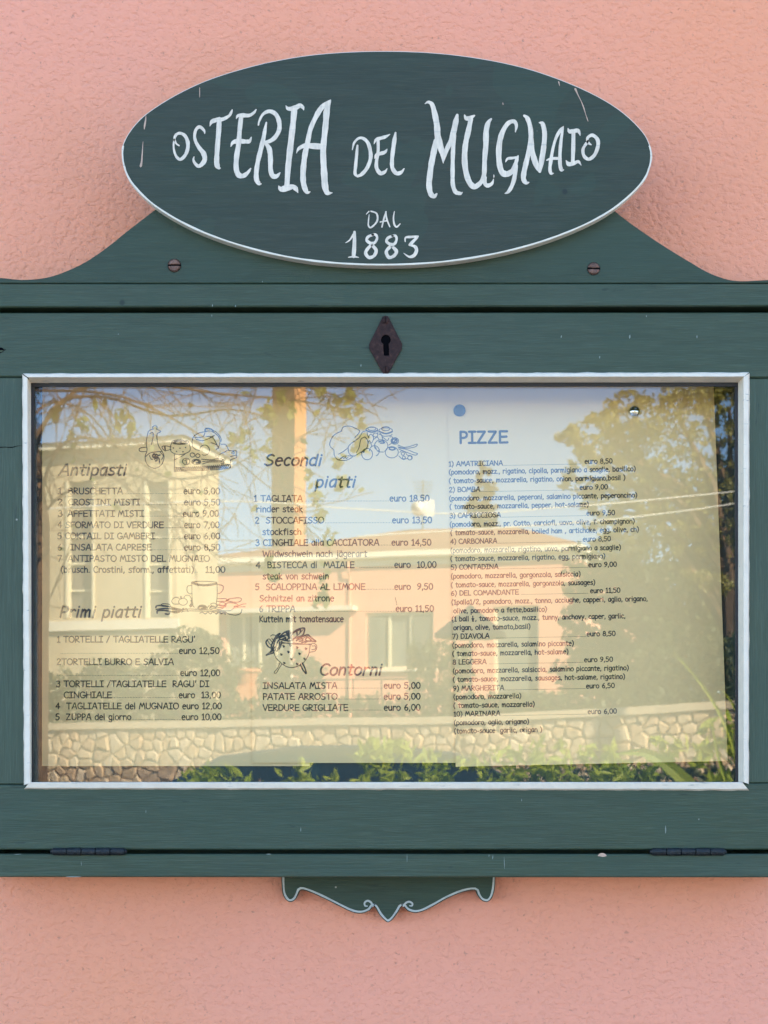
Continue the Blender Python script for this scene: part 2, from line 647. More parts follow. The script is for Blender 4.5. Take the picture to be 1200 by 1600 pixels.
g('A', .74, [(0, 0), (.34, 1), (.42, 1), (.66, 0)], [(.10, .34), (.56, .34)])
g('B', .66, [(.06, 0), (.06, 1)], [(.06, 1), (.30, .97)] + arc(.30, .76, .20, .21, 80, -90, 6) + [(.06, .52)], [(.06, .52)] + arc(.32, .27, .24, .26, 80, -90, 6) + [(.06, .0)])
g('C', .66, arc(.36, .5, .34, .5, 48, 312, 12))
g('D', .72, [(.06, 0), (.06, 1)], [(.06, 1), (.22, .99)] + arc(.22, .5, .42, .49, 80, -80, 10) + [(.06, 0)])
g('E', .64, [(.56, .98), (.06, .98), (.06, .0), (.58, .02)], [(.06, .50), (.52, .52)])
g('F', .60, [(.56, .98), (.06, .96), (.06, 0)], [(.06, .50), (.48, .50)])
g('G', .74, arc(.36, .5, .34, .5, 50, 345, 12) + [(.66, .44), (.40, .42)])
g('H', .74, [(.06, 0), (.06, 1)], [(.62, 0), (.62, 1)], [(.06, .50), (.62, .52)])
g('I', .54, [(.02, .98), (.46, .98)], [(.24, .98), (.24, .02)], [(0, .01), (.48, .01)])
g('J', .66, [(.16, .98), (.62, .98)], [(.42, .98), (.42, .25), (.34, .04), (.18, .0), (.02, .16)])
g('K', .62, [(.06, 0), (.06, 1)], [(.52, .98), (.08, .45), (.56, .02)])
g('L', .56, [(.08, 1), (.06, .02), (.52, .02)])
g('M', .86, [(.02, 0), (.18, 1), (.40, .35), (.62, 1), (.80, 0)])
g('N', .78, [(.06, 0), (.06, 1), (.62, .04), (.66, 1)])
g('O', .80, arc(.37, .5, .36, .5, 90, 450, 14))
g('P', .58, [(.06, 0), (.06, 1)], [(.06, 1), (.26, .98)] + arc(.28, .72, .22, .26, 80, -90, 6) + [(.06, .44)])
g('Q', .84, arc(.37, .5, .36, .5, 90, 450, 14), [(.44, .24), (.78, -.16)])
g('R', .66, [(.06, 0), (.06, 1)], [(.06, 1), (.26, .98)] + arc(.28, .74, .22, .24, 80, -90, 6) + [(.08, .46), (.58, 0)])
g('S', .66, [(.54, .88), (.36, .99), (.16, .90), (.10, .72), (.22, .56), (.46, .44), (.56, .26), (.44, .06), (.22, 0), (.04, .12)])
g('T', .70, [(.0, .98), (.66, .98)], [(.33, .98), (.33, 0)])
g('U', .74, [(.06, 1), (.06, .35)] + arc(.34, .30, .28, .30, 180, 360, 8) + [(.62, 1)])
g('V', .68, [(.0, 1), (.30, .0), (.62, 1)])
g('W', .96, [(.02, 1), (.22, 0), (.46, .8), (.68, 0), (.92, 1)])
g('X', .70, [(.02, 0), (.62, 1)], [(.04, 1), (.64, 0)])
g('Y', .64, [(.0, 1), (.30, .48)], [(.60, 1), (.18, 0)])
g('Z', .72, [(.04, .98), (.54, .98), (.04, .02), (.60, .02)])
g('a', .54, [(.44, .56), (.28, .62), (.08, .48), (.04, .24), (.14, .02), (.30, .04), (.43, .26), (.44, .60)], [(.44, .60), (.46, .01)])
g('b', .58, [(.06, 1), (.06, 0)], [(.06, .42)] + arc(.26, .30, .22, .30, 130, -140, 8))
g('c', .48, arc(.26, .30, .22, .30, 50, 310, 9))
g('d', .58, arc(.26, .30, .22, .30, 50, 310, 9), [(.48, 1), (.48, 0)])
g('e', .54, [(.04, .33), (.45, .37)] + arc(.26, .30, .22, .31, 15, 310, 10))
g('f', .46, [(.44, .92), (.30, 1.0), (.20, .86), (.19, 0)], [(.02, .56), (.40, .58)])
g('g', .54, arc(.25, .32, .21, .29, 50, 310, 9), [(.46, .60), (.45, -.12), (.36, -.30), (.18, -.32), (.06, -.22)])
g('h', .56, [(.06, 1), (.06, 0)], [(.06, .36), (.22, .58), (.38, .55), (.46, .36), (.46, 0)])
g('i', .26, [(.10, .60), (.10, 0)], [(.10, .93), (.10, .97)])
g('j', .32, [(.20, .60), (.20, -.14), (.10, -.32), (-.04, -.24)], [(.20, .93), (.20, .97)])
g('k', .52, [(.06, 1), (.06, 0)], [(.42, .60), (.08, .28), (.46, 0)])
g('l', .24, [(.08, 1), (.08, 0)])
g('m', .80, [(.06, .60), (.06, 0)], [(.06, .38), (.20, .60), (.32, .54), (.36, 0)], [(.36, .38), (.50, .60), (.62, .54), (.68, 0)])
g('n', .54, [(.06, .60), (.06, 0)], [(.06, .36), (.20, .58), (.36, .56), (.44, .38), (.45, 0)])
g('o', .56, arc(.26, .30, .24, .30, 90, 450, 10))
g('p', .56, [(.06, .58), (.06, -.34)], [(.06, .42)] + arc(.26, .30, .22, .30, 130, -140, 8))
g('q', .54, arc(.25, .30, .21, .30, 50, 310, 9), [(.46, .60), (.46, -.34)])
g('r', .46, [(.06, .60), (.06, 0)], [(.06, .36), (.18, .56), (.32, .60), (.42, .52)])
g('s', .48, [(.42, .52), (.26, .60), (.10, .52), (.12, .38), (.36, .26), (.42, .12), (.26, .0), (.04, .06)])
g('t', .46, [(.20, .92), (.19, .12), (.26, .0), (.38, .03)], [(.0, .60), (.42, .60)])
g('u', .54, [(.06, .60), (.06, .22), (.14, .02), (.30, .02), (.44, .22)], [(.44, .60), (.46, 0)])
g('v', .50, [(.02, .60), (.22, 0), (.42, .60)])
g('w', .68, [(.02, .60), (.16, 0), (.32, .48), (.46, 0), (.62, .60)])
g('x', .56, [(.04, .60), (.46, 0)], [(.46, .60), (.02, 0)])
g('y', .52, [(.02, .60), (.24, .06)], [(.46, .60), (.10, -.34)])
g('z', .52, [(.04, .58), (.42, .58), (.04, .02), (.46, .02)])
g('0', .60, arc(.28, .5, .25, .5, 90, 450, 12))
g('1', .46, [(.06, .80), (.24, 1), (.24, 0)], [(.06, 0), (.42, 0)])
g('2', .60, [(.06, .78), (.14, .96), (.32, 1), (.46, .86), (.44, .66), (.06, .02), (.52, .02)])
g('3', .60, [(.06, .90), (.26, 1), (.44, .88), (.42, .66), (.22, .54)], [(.22, .54), (.44, .46), (.50, .24), (.36, .02), (.16, 0), (.02, .14)])
g('4', .62, [(.40, 0), (.42, 1), (.02, .32), (.58, .34)])
g('5', .60, [(.48, .98), (.12, .98), (.08, .58), (.28, .62), (.46, .50), (.48, .24), (.34, .02), (.16, 0), (.02, .12)])
g('6', .60, [(.40, .98), (.16, .70), (.06, .34), (.14, .06), (.30, 0), (.46, .12), (.48, .34), (.36, .50), (.18, .48), (.08, .32)])
g('7', .60, [(.02, .98), (.52, .98), (.18, 0)])
g('8', .60, arc(.28, .75, .19, .23, 90, 450, 8), arc(.28, .26, .24, .26, 90, 450, 10))
g('9', .60, [(.10, .02), (.34, .24), (.48, .60), (.44, .90), (.26, 1), (.08, .88), (.06, .66), (.20, .50), (.38, .54), (.48, .70)])
g('.', .22, [(.07, .02), (.09, .06)])
g(',', .24, [(.11, .08), (.04, -.16)])
g('(', .36, [(.28, 1.08), (.10, .76), (.06, .36), (.24, -.20)])
g(')', .36, [(.06, 1.08), (.24, .76), (.28, .36), (.08, -.20)])
g('-', .44, [(.06, .36), (.36, .36)])
g('/', .52, [(.02, -.06), (.44, 1.04)])
g("'", .22, [(.12, 1.05), (.06, .76)])
g('_', .5, [(0, -.04), (.5, -.04)])
g(' ', .36)
G['\u00e4'] = (.54, G['a'][1] + [[(.14, .92), (.14, .96)], [(.34, .92), (.34, .96)]])
G['\u00bd'] = (.62, [[(.16, .96), (.22, 1.04), (.22, .62)], [(.02, .48), (.42, .50)], [(.10, .32), (.24, .38), (.30, .24), (.10, -.04), (.36, -.04)]])


def line_mesh(mb, text, x0, y0, x1, y1, cap, wt, to3, slant=0.0, rng=None, jit=0.012):
    """text from spot (x0,y0) to (x1,y1); cap height and stroke weight in the same measure; y grows downward"""
    TR = 0.065 if text.upper() != text else 0.05
    adv = sum(G[c][0] + TR for c in text)
    last = text[-1]
    ext = adv - 0.1 - TR
    L = math.hypot(x1 - x0, y1 - y0)
    sx = L / ext
    ux, uy = (x1 - x0) / L, (y1 - y0) / L
    cur = 0.0
    for c in text:
        a, strokes = G[c]
        jy = rng.uniform(-jit, jit) if rng else 0
        for st in strokes:
            pts = []
            for (gx, gy) in st:
                lx = (cur + gx) * sx + slant * gy * cap
                ly = (gy + jy) * cap
                pts.append((x0 + ux * lx + uy * ly, y0 + uy * lx - ux * ly, wt))
            if len(pts) > 4:
                pts = catmull(pts, 2)
            ribbon(mb, pts, to3, 0, caps=True)
        cur += a + TR


def poly_mesh(mb, spec, ox, oy, sc, wt, to3):
    """spec: strokes separated by '|', points 'x,y'; leading ~ smooths"""
    for st in spec.split('|'):
        st = st.strip()
        if not st:
            continue
        sm = '~' in st[:2]
        w = wt * 1.9 if '*' in st[:2] else wt
        st = st.lstrip('~*')
        pts = []
        for t in st.split():
            a, b_ = t.split(',')
            pts.append((ox + float(a) / sc, oy + float(b_) / sc, w))
        if sm and len(pts) > 2:
            pts = catmull(pts, 4)
        ribbon(mb, pts, to3)


# ------------------------------------------------------------------ the house wall that carries the case
WALL_Y = 0.066
mb = MB()
mb.box((-4.5, WALL_Y, -0.2), (5.5, 5.5, 3.6))
o = mb.build('plaster_wall', M['plaster'])
tag(o, 'salmon pink wall of rough rendered plaster that the green menu case hangs on', 'wall')

# ------------------------------------------------------------------ the menu case
LX, RX = -46, 1246
case = thing('menu_case', 'dark green painted wooden menu case with glazed door and oval sign on pink wall', 'menu case', P(600, 1371, WALL_Y))


def px_prism(name, pts, Y0, Y1, mat, bev=0.0008, parent=case, mside=None):
    mb = MB()
    q = [(p.x, p.z) for p in (P(a, b, Y0) for a, b in pts)]
    mats = [mat] if mside is None else [mat, mside]
    mb.prism(q, Y0, Y1, bev, 0, 0 if mside is None else 1)
    return mb.build(name, mats, parent)


def smooth2(pts, sub=5):
    return catmull(pts, sub)


# crest board behind the oval
left = smooth2([(-46, 433), (0, 434), (35, 437), (70, 434), (100, 425), (132, 410), (165, 388), (200, 360), (235, 333), (262, 312)], 5)
right = smooth2([(945, 316), (975, 341), (1010, 366), (1045, 389), (1078, 409), (1110, 427), (1145, 438), (1185, 438), (1246, 434)], 5)
crest_pts = left + [(300, 280), (900, 280)] + right + [(1246, 442.6), (-46, 442.6)]
px_prism('crest_board', crest_pts, 0.0, 0.022, M['crest'], 0.0006)
px_prism('top_rail', [(LX, 443.2), (RX, 443.2), (RX, 478), (LX, 480)], -0.0022, WALL_Y - 0.001, M['wood_x'], 0.0010)

# oval sign
OVP = [(189.5, 236), (192.5, 221), (209, 197), (235, 174.5), (300, 137.5), (350, 117.0), (425, 95.5), (500, 83), (600, 79.5), (700, 84.5), (800, 102.5), (875, 129), (950, 165), (1000, 204), (1014, 225), (1018.5, 243),
       (1012, 265), (1000, 284), (950, 324), (900, 350.5), (825, 379.5), (750, 399), (675, 411), (590, 415), (500, 410.5), (425, 396.5), (350, 372), (300, 350), (245, 317.5), (208, 284), (195.5, 261)]
ov = catmull([OVP[-1]] + OVP + OVP[:2], 6)[6:-7]
def rounder(x, y, k=0.55):
    dx, dy = (x - 604.5) / 415.0, (y - 247.0) / 167.8
    l = math.hypot(dx, dy)
    f = (1 - k) + k / l
    return 604.5 + (x - 604.5) * f, 247.0 + (y - 247.0) * f
ov = [rounder(*p) for p in ov]
OY = -0.0095
oval = px_prism('sign_board', ov, OY, -0.0002, M['sign'], 0.0007, mside=M['edge'])

mb = MB()
rim_pts = []
for i in range(0, 141):
    q_ = ov[int(len(ov) * (.46 + .56 * i / 140)) % len(ov)]
    w_ = 2.6 + 1.5 * mnoise.noise(Vector((i * .22, 2, 0))) + .6 * mnoise.noise(Vector((i * .9, 5, 0)))
    rim_pts.append((604.5 + (q_[0] - 604.5) * .9965, 247 + (q_[1] - 247) * .9915, max(.5, w_)))
ribbon(mb, rim_pts, lambda a, b_: P(a, b_, OY - 0.00018))
mb.build('painted_rim', M['edge'], oval)
# brush lettering, measured letter by letter
CROPS = {'A': (260, 140, 8.571), 'B': (390, 140, 8.571), 'C': (530, 180, 6.667), 'D': (650, 140, 8.571), 'E': (770, 140, 6.667)}
LET = [
 ('O', 'A', '170,750,20 130,720,24 108,660,34 135,600,38 190,585,40 250,620,46 285,700,52 285,790,50 250,880,46 185,935,42 130,890,36 100,800,28 97,720,24 106,665,22'),
 ('S', 'A', '512,590,10 505,550,32 450,500,46 400,530,42 378,610,40 390,690,44 440,780,54 500,860,68 510,950,64 440,1025,50 385,990,40 362,940,30 370,900,14'),
 ('T', 'A', '582,490,8 610,430,52 680,405,62 760,395,50 840,350,38 870,300,32 882,268,12|708,400,70 700,560,68 685,740,66 675,900,66 676,1000,72 700,1046,50 722,1052,18'),
 ('E', 'A', '935,390,8 960,350,42 1030,345,60 1110,345,46 1170,310,38 1200,268,18|1000,370,60 980,560,62 965,740,68 940,900,70 935,1050,70 965,1140,74 1030,1155,62 1090,1110,46 1130,1055,18|862,765,8 890,710,48 960,690,66 1050,695,58 1110,690,52 1137,638,14'),
 ('R', 'B', '118,475,20 130,420,28 180,330,38 265,290,52 350,330,58 395,430,62 395,540,60 340,640,58 270,690,52 215,700,36|225,440,22 205,540,46 180,680,60 145,820,64 110,970,62 90,1110,66 95,1210,68 128,1258,52 152,1262,20|225,730,50 265,800,68 280,930,68 280,1060,64 305,1150,68 360,1160,60 408,1112,14'),
 ('I', 'B', '485,215,8 520,255,52 600,250,72 670,215,62 710,235,46 724,270,16|600,250,84 585,420,78 565,600,82 540,820,82 515,1050,76 500,1290,72|388,1288,8 420,1330,72 500,1320,82 580,1300,62 620,1330,62 648,1382,8'),
 ('A', 'B', '1088,134,6 1020,190,52 950,260,72 880,380,66 815,530,62 780,690,68 745,850,74 725,1000,74 715,1150,76 725,1270,74 765,1370,58 812,1368,10|1080,150,26 1035,280,82 1020,450,80 1000,640,78 985,800,82 990,980,82 1000,1150,88 1010,1290,86 1040,1380,68 1108,1382,10|626,852,6 660,790,42 740,750,62 840,755,82 980,765,78'),
 ('D', 'C', '137,360,10 155,290,24 200,242,26 250,242,32 300,290,38 325,380,40 325,460,40 290,550,40 235,615,38 190,635,26|190,316,22 180,430,34 170,540,34 166,610,34 195,640,20'),
 ('E', 'C', '362,300,6 385,255,32 430,240,36 480,225,34 530,198,6|405,250,30 405,380,34 390,470,36 390,550,40 430,605,44 475,590,32 499,556,8|368,452,6 385,415,30 430,400,38 475,385,36 499,352,8'),
 ('L', 'C', '587,182,18 575,260,44 560,370,44 550,470,42 555,550,42 595,605,44 645,595,36 677,555,10'),
 ('M', 'D', '120,190,10 165,167,38 215,200,58 250,320,74 280,480,82 290,620,86 320,740,92 350,850,66 365,985,10|270,680,70 235,850,82 205,1000,78 185,1150,78 175,1280,76 195,1390,72 240,1430,58 278,1395,24|365,970,16 400,830,62 460,700,62 505,560,78 535,420,72 552,340,36|508,600,64 498,760,60 492,950,56 490,1150,58 495,1280,58 530,1370,58 590,1390,48 622,1376,12'),
 ('U', 'D', '650,340,16 675,385,58 730,375,52 782,348,26|735,390,60 700,560,72 665,720,72 650,900,78 665,1080,76 710,1230,76 775,1300,76 840,1270,64 895,1200,60 915,1100,64 920,930,66 935,750,74 940,560,76 965,450,62 1007,393,26|920,1180,60 925,1260,50 960,1285,58 1015,1260,42 1040,1196,8|1042,1140,8 1043,1160,16 1042,1178,8'),
 ('G', 'E', '235,442,10 245,370,36 215,330,42 150,360,46 90,470,54 65,600,60 65,740,58 90,850,62 140,880,66 200,850,52 235,780,42 250,730,38 264,686,10|133,754,8 155,720,28 210,712,28 265,700,16|240,790,44 225,920,46 195,1010,42 160,1065,34 126,1082,8'),
 ('N', 'E', '328,272,26 360,300,46 390,390,50 400,520,52 410,640,56 450,780,58 490,856,26|392,480,36 380,620,50 350,750,54 325,860,54 320,930,52 345,970,42 377,966,12|486,344,14 520,360,46 540,460,50 530,600,54 510,730,58 488,850,36'),
 ('A', 'E', '737,382,8 700,430,38 660,500,32 625,620,30 605,740,38 595,820,36 605,870,34 632,872,10|732,396,18 712,520,34 700,660,36 700,770,40 715,835,38 740,835,8|562,736,14 610,718,28 705,718,30'),
 ('I', 'E', '783,403,8 800,435,42 850,430,42 890,430,40 910,478,8|840,440,42 838,600,42 832,770,42|763,738,8 790,775,46 840,770,38 890,750,32 920,788,8'),
 ('O', 'E', '1024,574,14 992,550,30 990,500,30 1040,475,36 1090,520,40 1095,590,40 1060,680,38 1000,725,36 950,690,36 940,620,32 975,560,30 995,530,18'),
 ('D', 'C', '281,1032,6 310,1002,14|330,1000,14 385,1020,18 400,1070,20 385,1120,20 330,1170,18 305,1150,16 305,1100,14 312,1036,8'),
 ('A', 'C', '490,1003,10 470,1060,18 445,1165,16|485,1008,16 495,1080,18 527,1162,14|428,1112,14 492,1100,14'),
 ('L', 'C', '575,1003,10 565,1070,16 575,1140,20 600,1163,18 634,1132,12'),
 ('1', 'C', '66,1330,6 110,1300,16 150,1240,22|160,1216,26 158,1350,42 150,1470,40|96,1480,8 150,1474,20 202,1481,8'),
 ('8', 'C', '350,1245,28 300,1268,30 288,1305,30 330,1335,36 372,1325,30 395,1280,26 380,1245,28 345,1243,24|335,1350,34 290,1400,34 276,1440,36 310,1482,36 362,1465,34 385,1408,38 345,1358,32'),
 ('8', 'C', '557,1257,28 507,1280,30 495,1317,30 537,1347,36 579,1337,30 598,1290,26 586,1257,28 552,1255,24|542,1362,34 500,1402,34 492,1438,36 520,1482,36 570,1465,34 596,1418,38 554,1370,32'),
 ('3', 'C', '688,1318,10 692,1275,20 750,1268,28 822,1262,18|812,1272,26 770,1315,34 735,1350,30|735,1352,18 790,1370,34 805,1410,36 780,1460,38 730,1475,24 673,1438,6'),
]
cnt = 0
for ch, crop, spec in LET:
    ox, oy, sc = CROPS[crop]
    mb = MB()
    for st in spec.split('|'):
        pts = []
        for t in st.split():
            a, b_, w = [float(q) for q in t.split(',')]
            pts.append((ox + a / sc, oy + b_ / sc, w / sc * 0.97))
        pts = catmull(pts, 6)
        rng = random.Random(cnt * 7 + 1)
        pts = [(a, b_, max(0.25, w * (1 + 0.05 * math.sin(i * 0.9 + cnt) + rng.uniform(-0.03, 0.03)))) for i, (a, b_, w) in enumerate(pts)]
        Yl = OY - 0.00022 - 0.00006 * (cnt % 5)
        ribbon(mb, pts, lambda a, b_, Yl=Yl: P(a, b_, Yl))
        cnt += 1
    lo = mb.build('painted_letter', M['lettering'], oval)
# runs of wall paint and bare scratches on the oval
for spec in ('228,180,0.6 227.5,188,2.2 226,196,2.6 225.4,202,0.8', '223.5,221,0.5 222.5,236,1.6 221.4,252,2.6 220,259,3.6 219.6,261,1.2',
             '899,139,3.2 903,148,1.5 908,158,1.0 912,168,1.8 915,178,0.9 918,187,1.4 919,190,0.4', '312,137,0.8 312,146,1.2 312,152,0.6',
             '873,128,2.0 874.5,134,0.8', '785.5,160.5,0.8 786,162.5,1.4 786,164,0.5'):
    mb = MB()
    pts = catmull([tuple(float(q) for q in t.split(',')) for t in spec.split()], 4)
    ribbon(mb, pts, lambda a, b_: P(a, b_, OY - 0.00025))
    mb.build('paint_drip', M['drip'], oval)


# slotted screws of the crest
def slotted(px, py, Y, r, ang, name, parent, mat):
    c = P(px, py, Y)
    root_mb = MB()
    root_mb.lathe((c.x, c.y, c.z), [(r * 1.0, 0), (r * 1.0, -r * 0.1)], 20, 'y')
    sl_ = root_mb.build(name, M['black'], parent)  # black disc under the head, painted dark of the slot
    mb = MB()
    for sg in (1, -1):
        gap = r * 0.11
        for lv, (rr, h) in enumerate(((1.0, 0.12), (0.86, 0.30))):
            pts = []
            a0 = math.asin(gap / (r * rr))
            for i in range(13):
                t = a0 + (math.pi - 2 * a0) * i / 12
                pts.append((r * rr * math.cos(t), sg * r * rr * math.sin(t)))
            ca, sa = math.cos(ang), math.sin(ang)
            q = [(c.x + a * ca - b_ * sa, c.z + a * sa + b_ * ca) for a, b_ in pts]
            mb.prism(q, Y - r * h, Y - r * (0.1 if lv == 0 else 0.11), r * 0.08)
    h = mb.build('screw_head', mat, sl_)
    return sl_


M['screw'] = simple('brown_screw', (0.15, 0.08, 0.055), 0.5, 0.35, 300, 0.35, 0.4)
slotted(272.5, 415, 0.0, 0.0052, RAD(1), 'screw', case, M['screw'])
slotted(927.5, 420, 0.0, 0.0050, RAD(-1.5), 'screw', case, M['screw'])

# door rails and stiles
px_prism('door_rail', [(LX, 488.5), (RX, 488), (RX, 590.0), (LX, 588.6)], 0.0, 0.022, M['wood_x'], 0.0009)
px_prism('door_rail', [(LX, 1226.4), (RX, 1224.0), (RX, 1327.5), (LX, 1327.5)], 0.0, 0.022, M['wood_x'], 0.0009)
px_prism('door_stile', [(LX, 589.4), (40, 589.5), (43, 1225.6), (LX, 1225.6)], 0.0006, 0.022, M['wood_z'], 0.0009)
px_prism('door_stile', [(1166, 590.8), (RX, 591.0), (RX, 1223.4), (1166, 1223.6)], 0.0006, 0.022, M['wood_z'], 0.0009)
px_prism('bottom_rail', [(LX, 1334.5), (RX, 1334.5), (RX, 1371), (LX, 1370.5)], -0.0012, WALL_Y - 0.001, M['wood_x'], 0.0010)
# thin split in the left stile, knot on the edge of the top rail
for spec in ('-2,699,1.6 8,698.5,1.0 18,699,1.4 26,697,0.8 34,696,0.3', '-4,546,5 2,545,4 6,547,2 9,546,0.6', '-3,552,2 3,550,1 6,549,0.4'):
    mb = MB()
    pts = catmull([tuple(float(q) for q in t.split(',')) for t in spec.split()], 4)
    Yc = 0.0004 if '69' in spec else -0.0002
    ribbon(mb, pts, lambda a, b_: P(a, b_, Yc))
    mb.build('crack', M['black'], case)
# chips and scratches in the paint, each where it is
mbw = MB()
for (a, b_, w, l, ang) in [(410, 440, 1, 3, 80), (332, 477, 1.2, 4, 90), (368, 478, 1.4, 3, 90), (331, 493, 1, 4, 90), (185, 522, 1.5, 2, 40), (564, 571, 1.6, 4, 85),
                           (984, 526, 2.2, 6, 85), (937, 558, 1.6, 4, 85), (1089, 526, 1.6, 5, 90), (877, 526, 1.6, 4, 80), (1010, 494, 1.3, 3, 90), (470, 1296, 0.9, 7, 90),
                           (788, 1348, 0.9, 20, 92), (764, 1337, 1.2, 4, 90), (770, 1339, 1.2, 7, 85), (636, 1340, 0.8, 14, 90), (1040, 1296, 1.8, 12, 90), (228, 1268, 0.8, 5, 90),
                           (28, 1334.8, 1.0, 12, 2), (115, 1369.8, 1.6, 24, 1), (420, 1334.6, 1.2, 8, 2), (1092, 1280, 1.4, 3, 80), (815, 1250, 1, 4, 90), (127, 1349, 0.8, 8, 95)]:
    dx, dy = math.cos(RAD(ang)) * l / 2, -math.sin(RAD(ang)) * l / 2
    Y = -0.0026 if b_ < 480 and b_ > 443 else (-0.0016 if b_ > 1333 else -0.0004)
    if b_ < 443: Y = -0.0003
    pts = catmull([(a - dx, b_ - dy, w * 0.3), (a - dx * 0.3, b_ - dy * 0.3, w), (a + dx * 0.4, b_ + dy * 0.4, w * 0.8), (a + dx, b_ + dy, w * 0.2)], 3)
    mbw.__init__()
    ribbon(mbw, pts, lambda x, y, Y=Y: P(x, y, Y))
    M.setdefault('chip', simple('primer_chip', (0.20, 0.24, 0.20), 0.6, 0.2, 300))
    mbw.build('paint_chip', M['chip'], case)
mb = MB()
ribbon(mb, catmull([(935, 1337, 2), (938, 1335.8, 5), (943, 1336, 6), (947, 1337, 2)], 3), lambda x, y: P(x, y, -0.0016))
mb.build('paint_chip', M['drip'], case)

# white glazing bead round the pane, hand-painted edges
rng = random.Random(5)


def bead(name, a_out, b_out, a_in, b_in, a_bk, b_bk, n, seed, gap_in=0.0, amp=0.9, w2=0.22):
    """straight strip: outer edge a_out-b_out, front inner edge, back inner edge"""
    mb = MB()
    r = random.Random(seed)
    k = 0
    ph = r.uniform(0, 9)
    horiz = abs(a_out[1] - b_out[1]) < abs(a_out[0] - b_out[0])
    rows = []
    for i in range(n + 1):
        t = i / n
        def L(p, q): return (p[0] + (q[0] - p[0]) * t, p[1] + (q[1] - p[1]) * t)
        o_ = L(a_out, b_out); f_ = L(a_in, b_in); bk = L(a_bk, b_bk)
        wob = amp * (mnoise.noise(Vector((i * 0.35 + ph, seed, 0))) + 0.6 * mnoise.noise(Vector((i * 1.3 + ph, seed, 3))))
        wi = w2 * mnoise.noise(Vector((i * 0.5 + ph, seed, 7)))
        if horiz:
            o_ = (o_[0], o_[1] + wob); f_ = (f_[0], f_[1] + wi)
        else:
            o_ = (o_[0] + wob, o_[1]); f_ = (f_[0] + wi, f_[1])
        mid = ((o_[0] * 0.8 + f_[0] * 0.2), (o_[1] * 0.8 + f_[1] * 0.2))
        f2 = ((o_[0] * 0.12 + f_[0] * 0.88), (o_[1] * 0.12 + f_[1] * 0.88))
        f3 = ((f_[0] * 0.6 + bk[0] * 0.4), (f_[1] * 0.6 + bk[1] * 0.4))
        rows.append([P(*o_, -0.0001), P(*mid, -0.0022), P(*f2, -0.0030), P(*f_, -0.0022), P(*f3, 0.0040), P(*bk, 0.0108)])
    m_ = len(rows[0])
    for rw in rows:
        mb.v += [tuple(p) for p in rw]
    for i in range(n):
        for j in range(m_ - 1):
            a = i * m_ + j
            mb.f.append((a, a + 1, a + m_ + 1, a + m_)); mb.m.append(0)
    # closing faces behind, against the wood
    kk = len(mb.v)
    mb.v += [tuple(Vector(rows[0][0]) + Vector((0, 0.0109, 0))), tuple(Vector(rows[-1][0]) + Vector((0, 0.0109, 0)))]
    mb.f.append((kk, kk + 1, n * m_ + m_ - 1, m_ - 1)); mb.m.append(0)
    o = mb.build(name, M['white'], case, smooth=False)
    return o


bead('glazing_bead', (35.5, 583.6), (1170.5, 581.8), (44, 590), (1162, 589), (48.6, 598.4), (1153.5, 597.6), 130, 11)
bead('glazing_bead', (1171.2, 583), (1170.2, 1225), (1161.4, 589.4), (1161.4, 1222), (1153.2, 598), (1153.6, 1222), 80, 12)
bead('glazing_bead', (37.6, 1233), (1170.2, 1235.2), (46, 1222.4), (1160, 1222.4), (50, 1222.0), (1154, 1222.0), 130, 13, amp=0.8)
bead('glazing_bead', (34.6, 585), (37.2, 1227), (43.2, 591), (47.6, 1223), (48.4, 598), (49.4, 1222), 80, 14)
# black strips inside the bead
for q in ([(46, 596), (1156, 595.5), (1156, 603.6), (46, 604.2)], [(46, 604.5), (53, 604.5), (52, 1224), (46, 1224)],
          [(1148.4, 604.0), (1156, 604.0), (1156, 1224), (1149.4, 1224)]):
    px_prism('inset_strip', q, 0.0109, GY - 0.0001, M['inset_strip'], 0.0)
# pane
mb = MB()
a, b_ = P(44, 1229, GY), P(1160, 594, GY)
mb.box((a.x, GY, a.z), (b_.x, GY + 0.003, b_.z))
mb.build('glass_pane', M['glass'], case)
# carcass
mb = MB()
a, b_ = P(LX, 1371, 0), P(RX, 443, 0)
mb.box((a.x, 0.0615, a.z + 0.001), (b_.x, WALL_Y - 0.0005, b_.z - 0.001))
mb.build('back_panel', M['backing'], case)
for (x0, x1) in ((LX, LX + 24), (RX - 24, RX)):
    mb = MB()
    a, b_ = P(x0, 1334.2, 0), P(x1, 480.4, 0)
    mb.box((a.x, 0.0235, a.z), (b_.x, 0.0612, b_.z))
    mb.build('case_side', M['wood_z'], case)


# hinges
def hinge(x0, x1, yc, label=None):
    mb = MB()
    a, b_ = P(x0 + 2, yc + 4, -0.0008), P(x1 - 2, yc - 5, 0.0)
    mb.box((a.x, -0.0010, a.z), (b_.x, 0.0035, b_.z))
    h = mb.build('hinge', M['hinge'], case)
    n = 5
    w = (x1 - x0) / n
    for i in range(n):
        mb = MB()
        p0, p1 = P(x0 + i * w + 0.45, yc, -0.0022), P(x0 + (i + 1) * w - 0.45, yc, -0.0022)
        r = 0.0031 if i % 2 else 0.0029
        mb.lathe((p0.x, p0.y, p0.z), [(r * 0.86, 0), (r, 0.0004), (r, p1.x - p0.x - 0.0004), (r * 0.86, p1.x - p0.x)], 14, 'x')
        mb.build('knuckle', M['hinge'], h, smooth=False)
    mb = MB()
    p0, p1 = P(x0 - 3, yc, -0.0022), P(x1 + 3, yc, -0.0022)
    mb.tube([p0, p0 + (p1 - p0) * .01, p1 - (p1 - p0) * .01, p1], [0.0012, 0.0019, 0.0019, 0.0012], 10)
    mb.build('hinge_pin', M['hinge'], h)


hinge(82, 195, 1330.5)
hinge(1018, 1132, 1331)

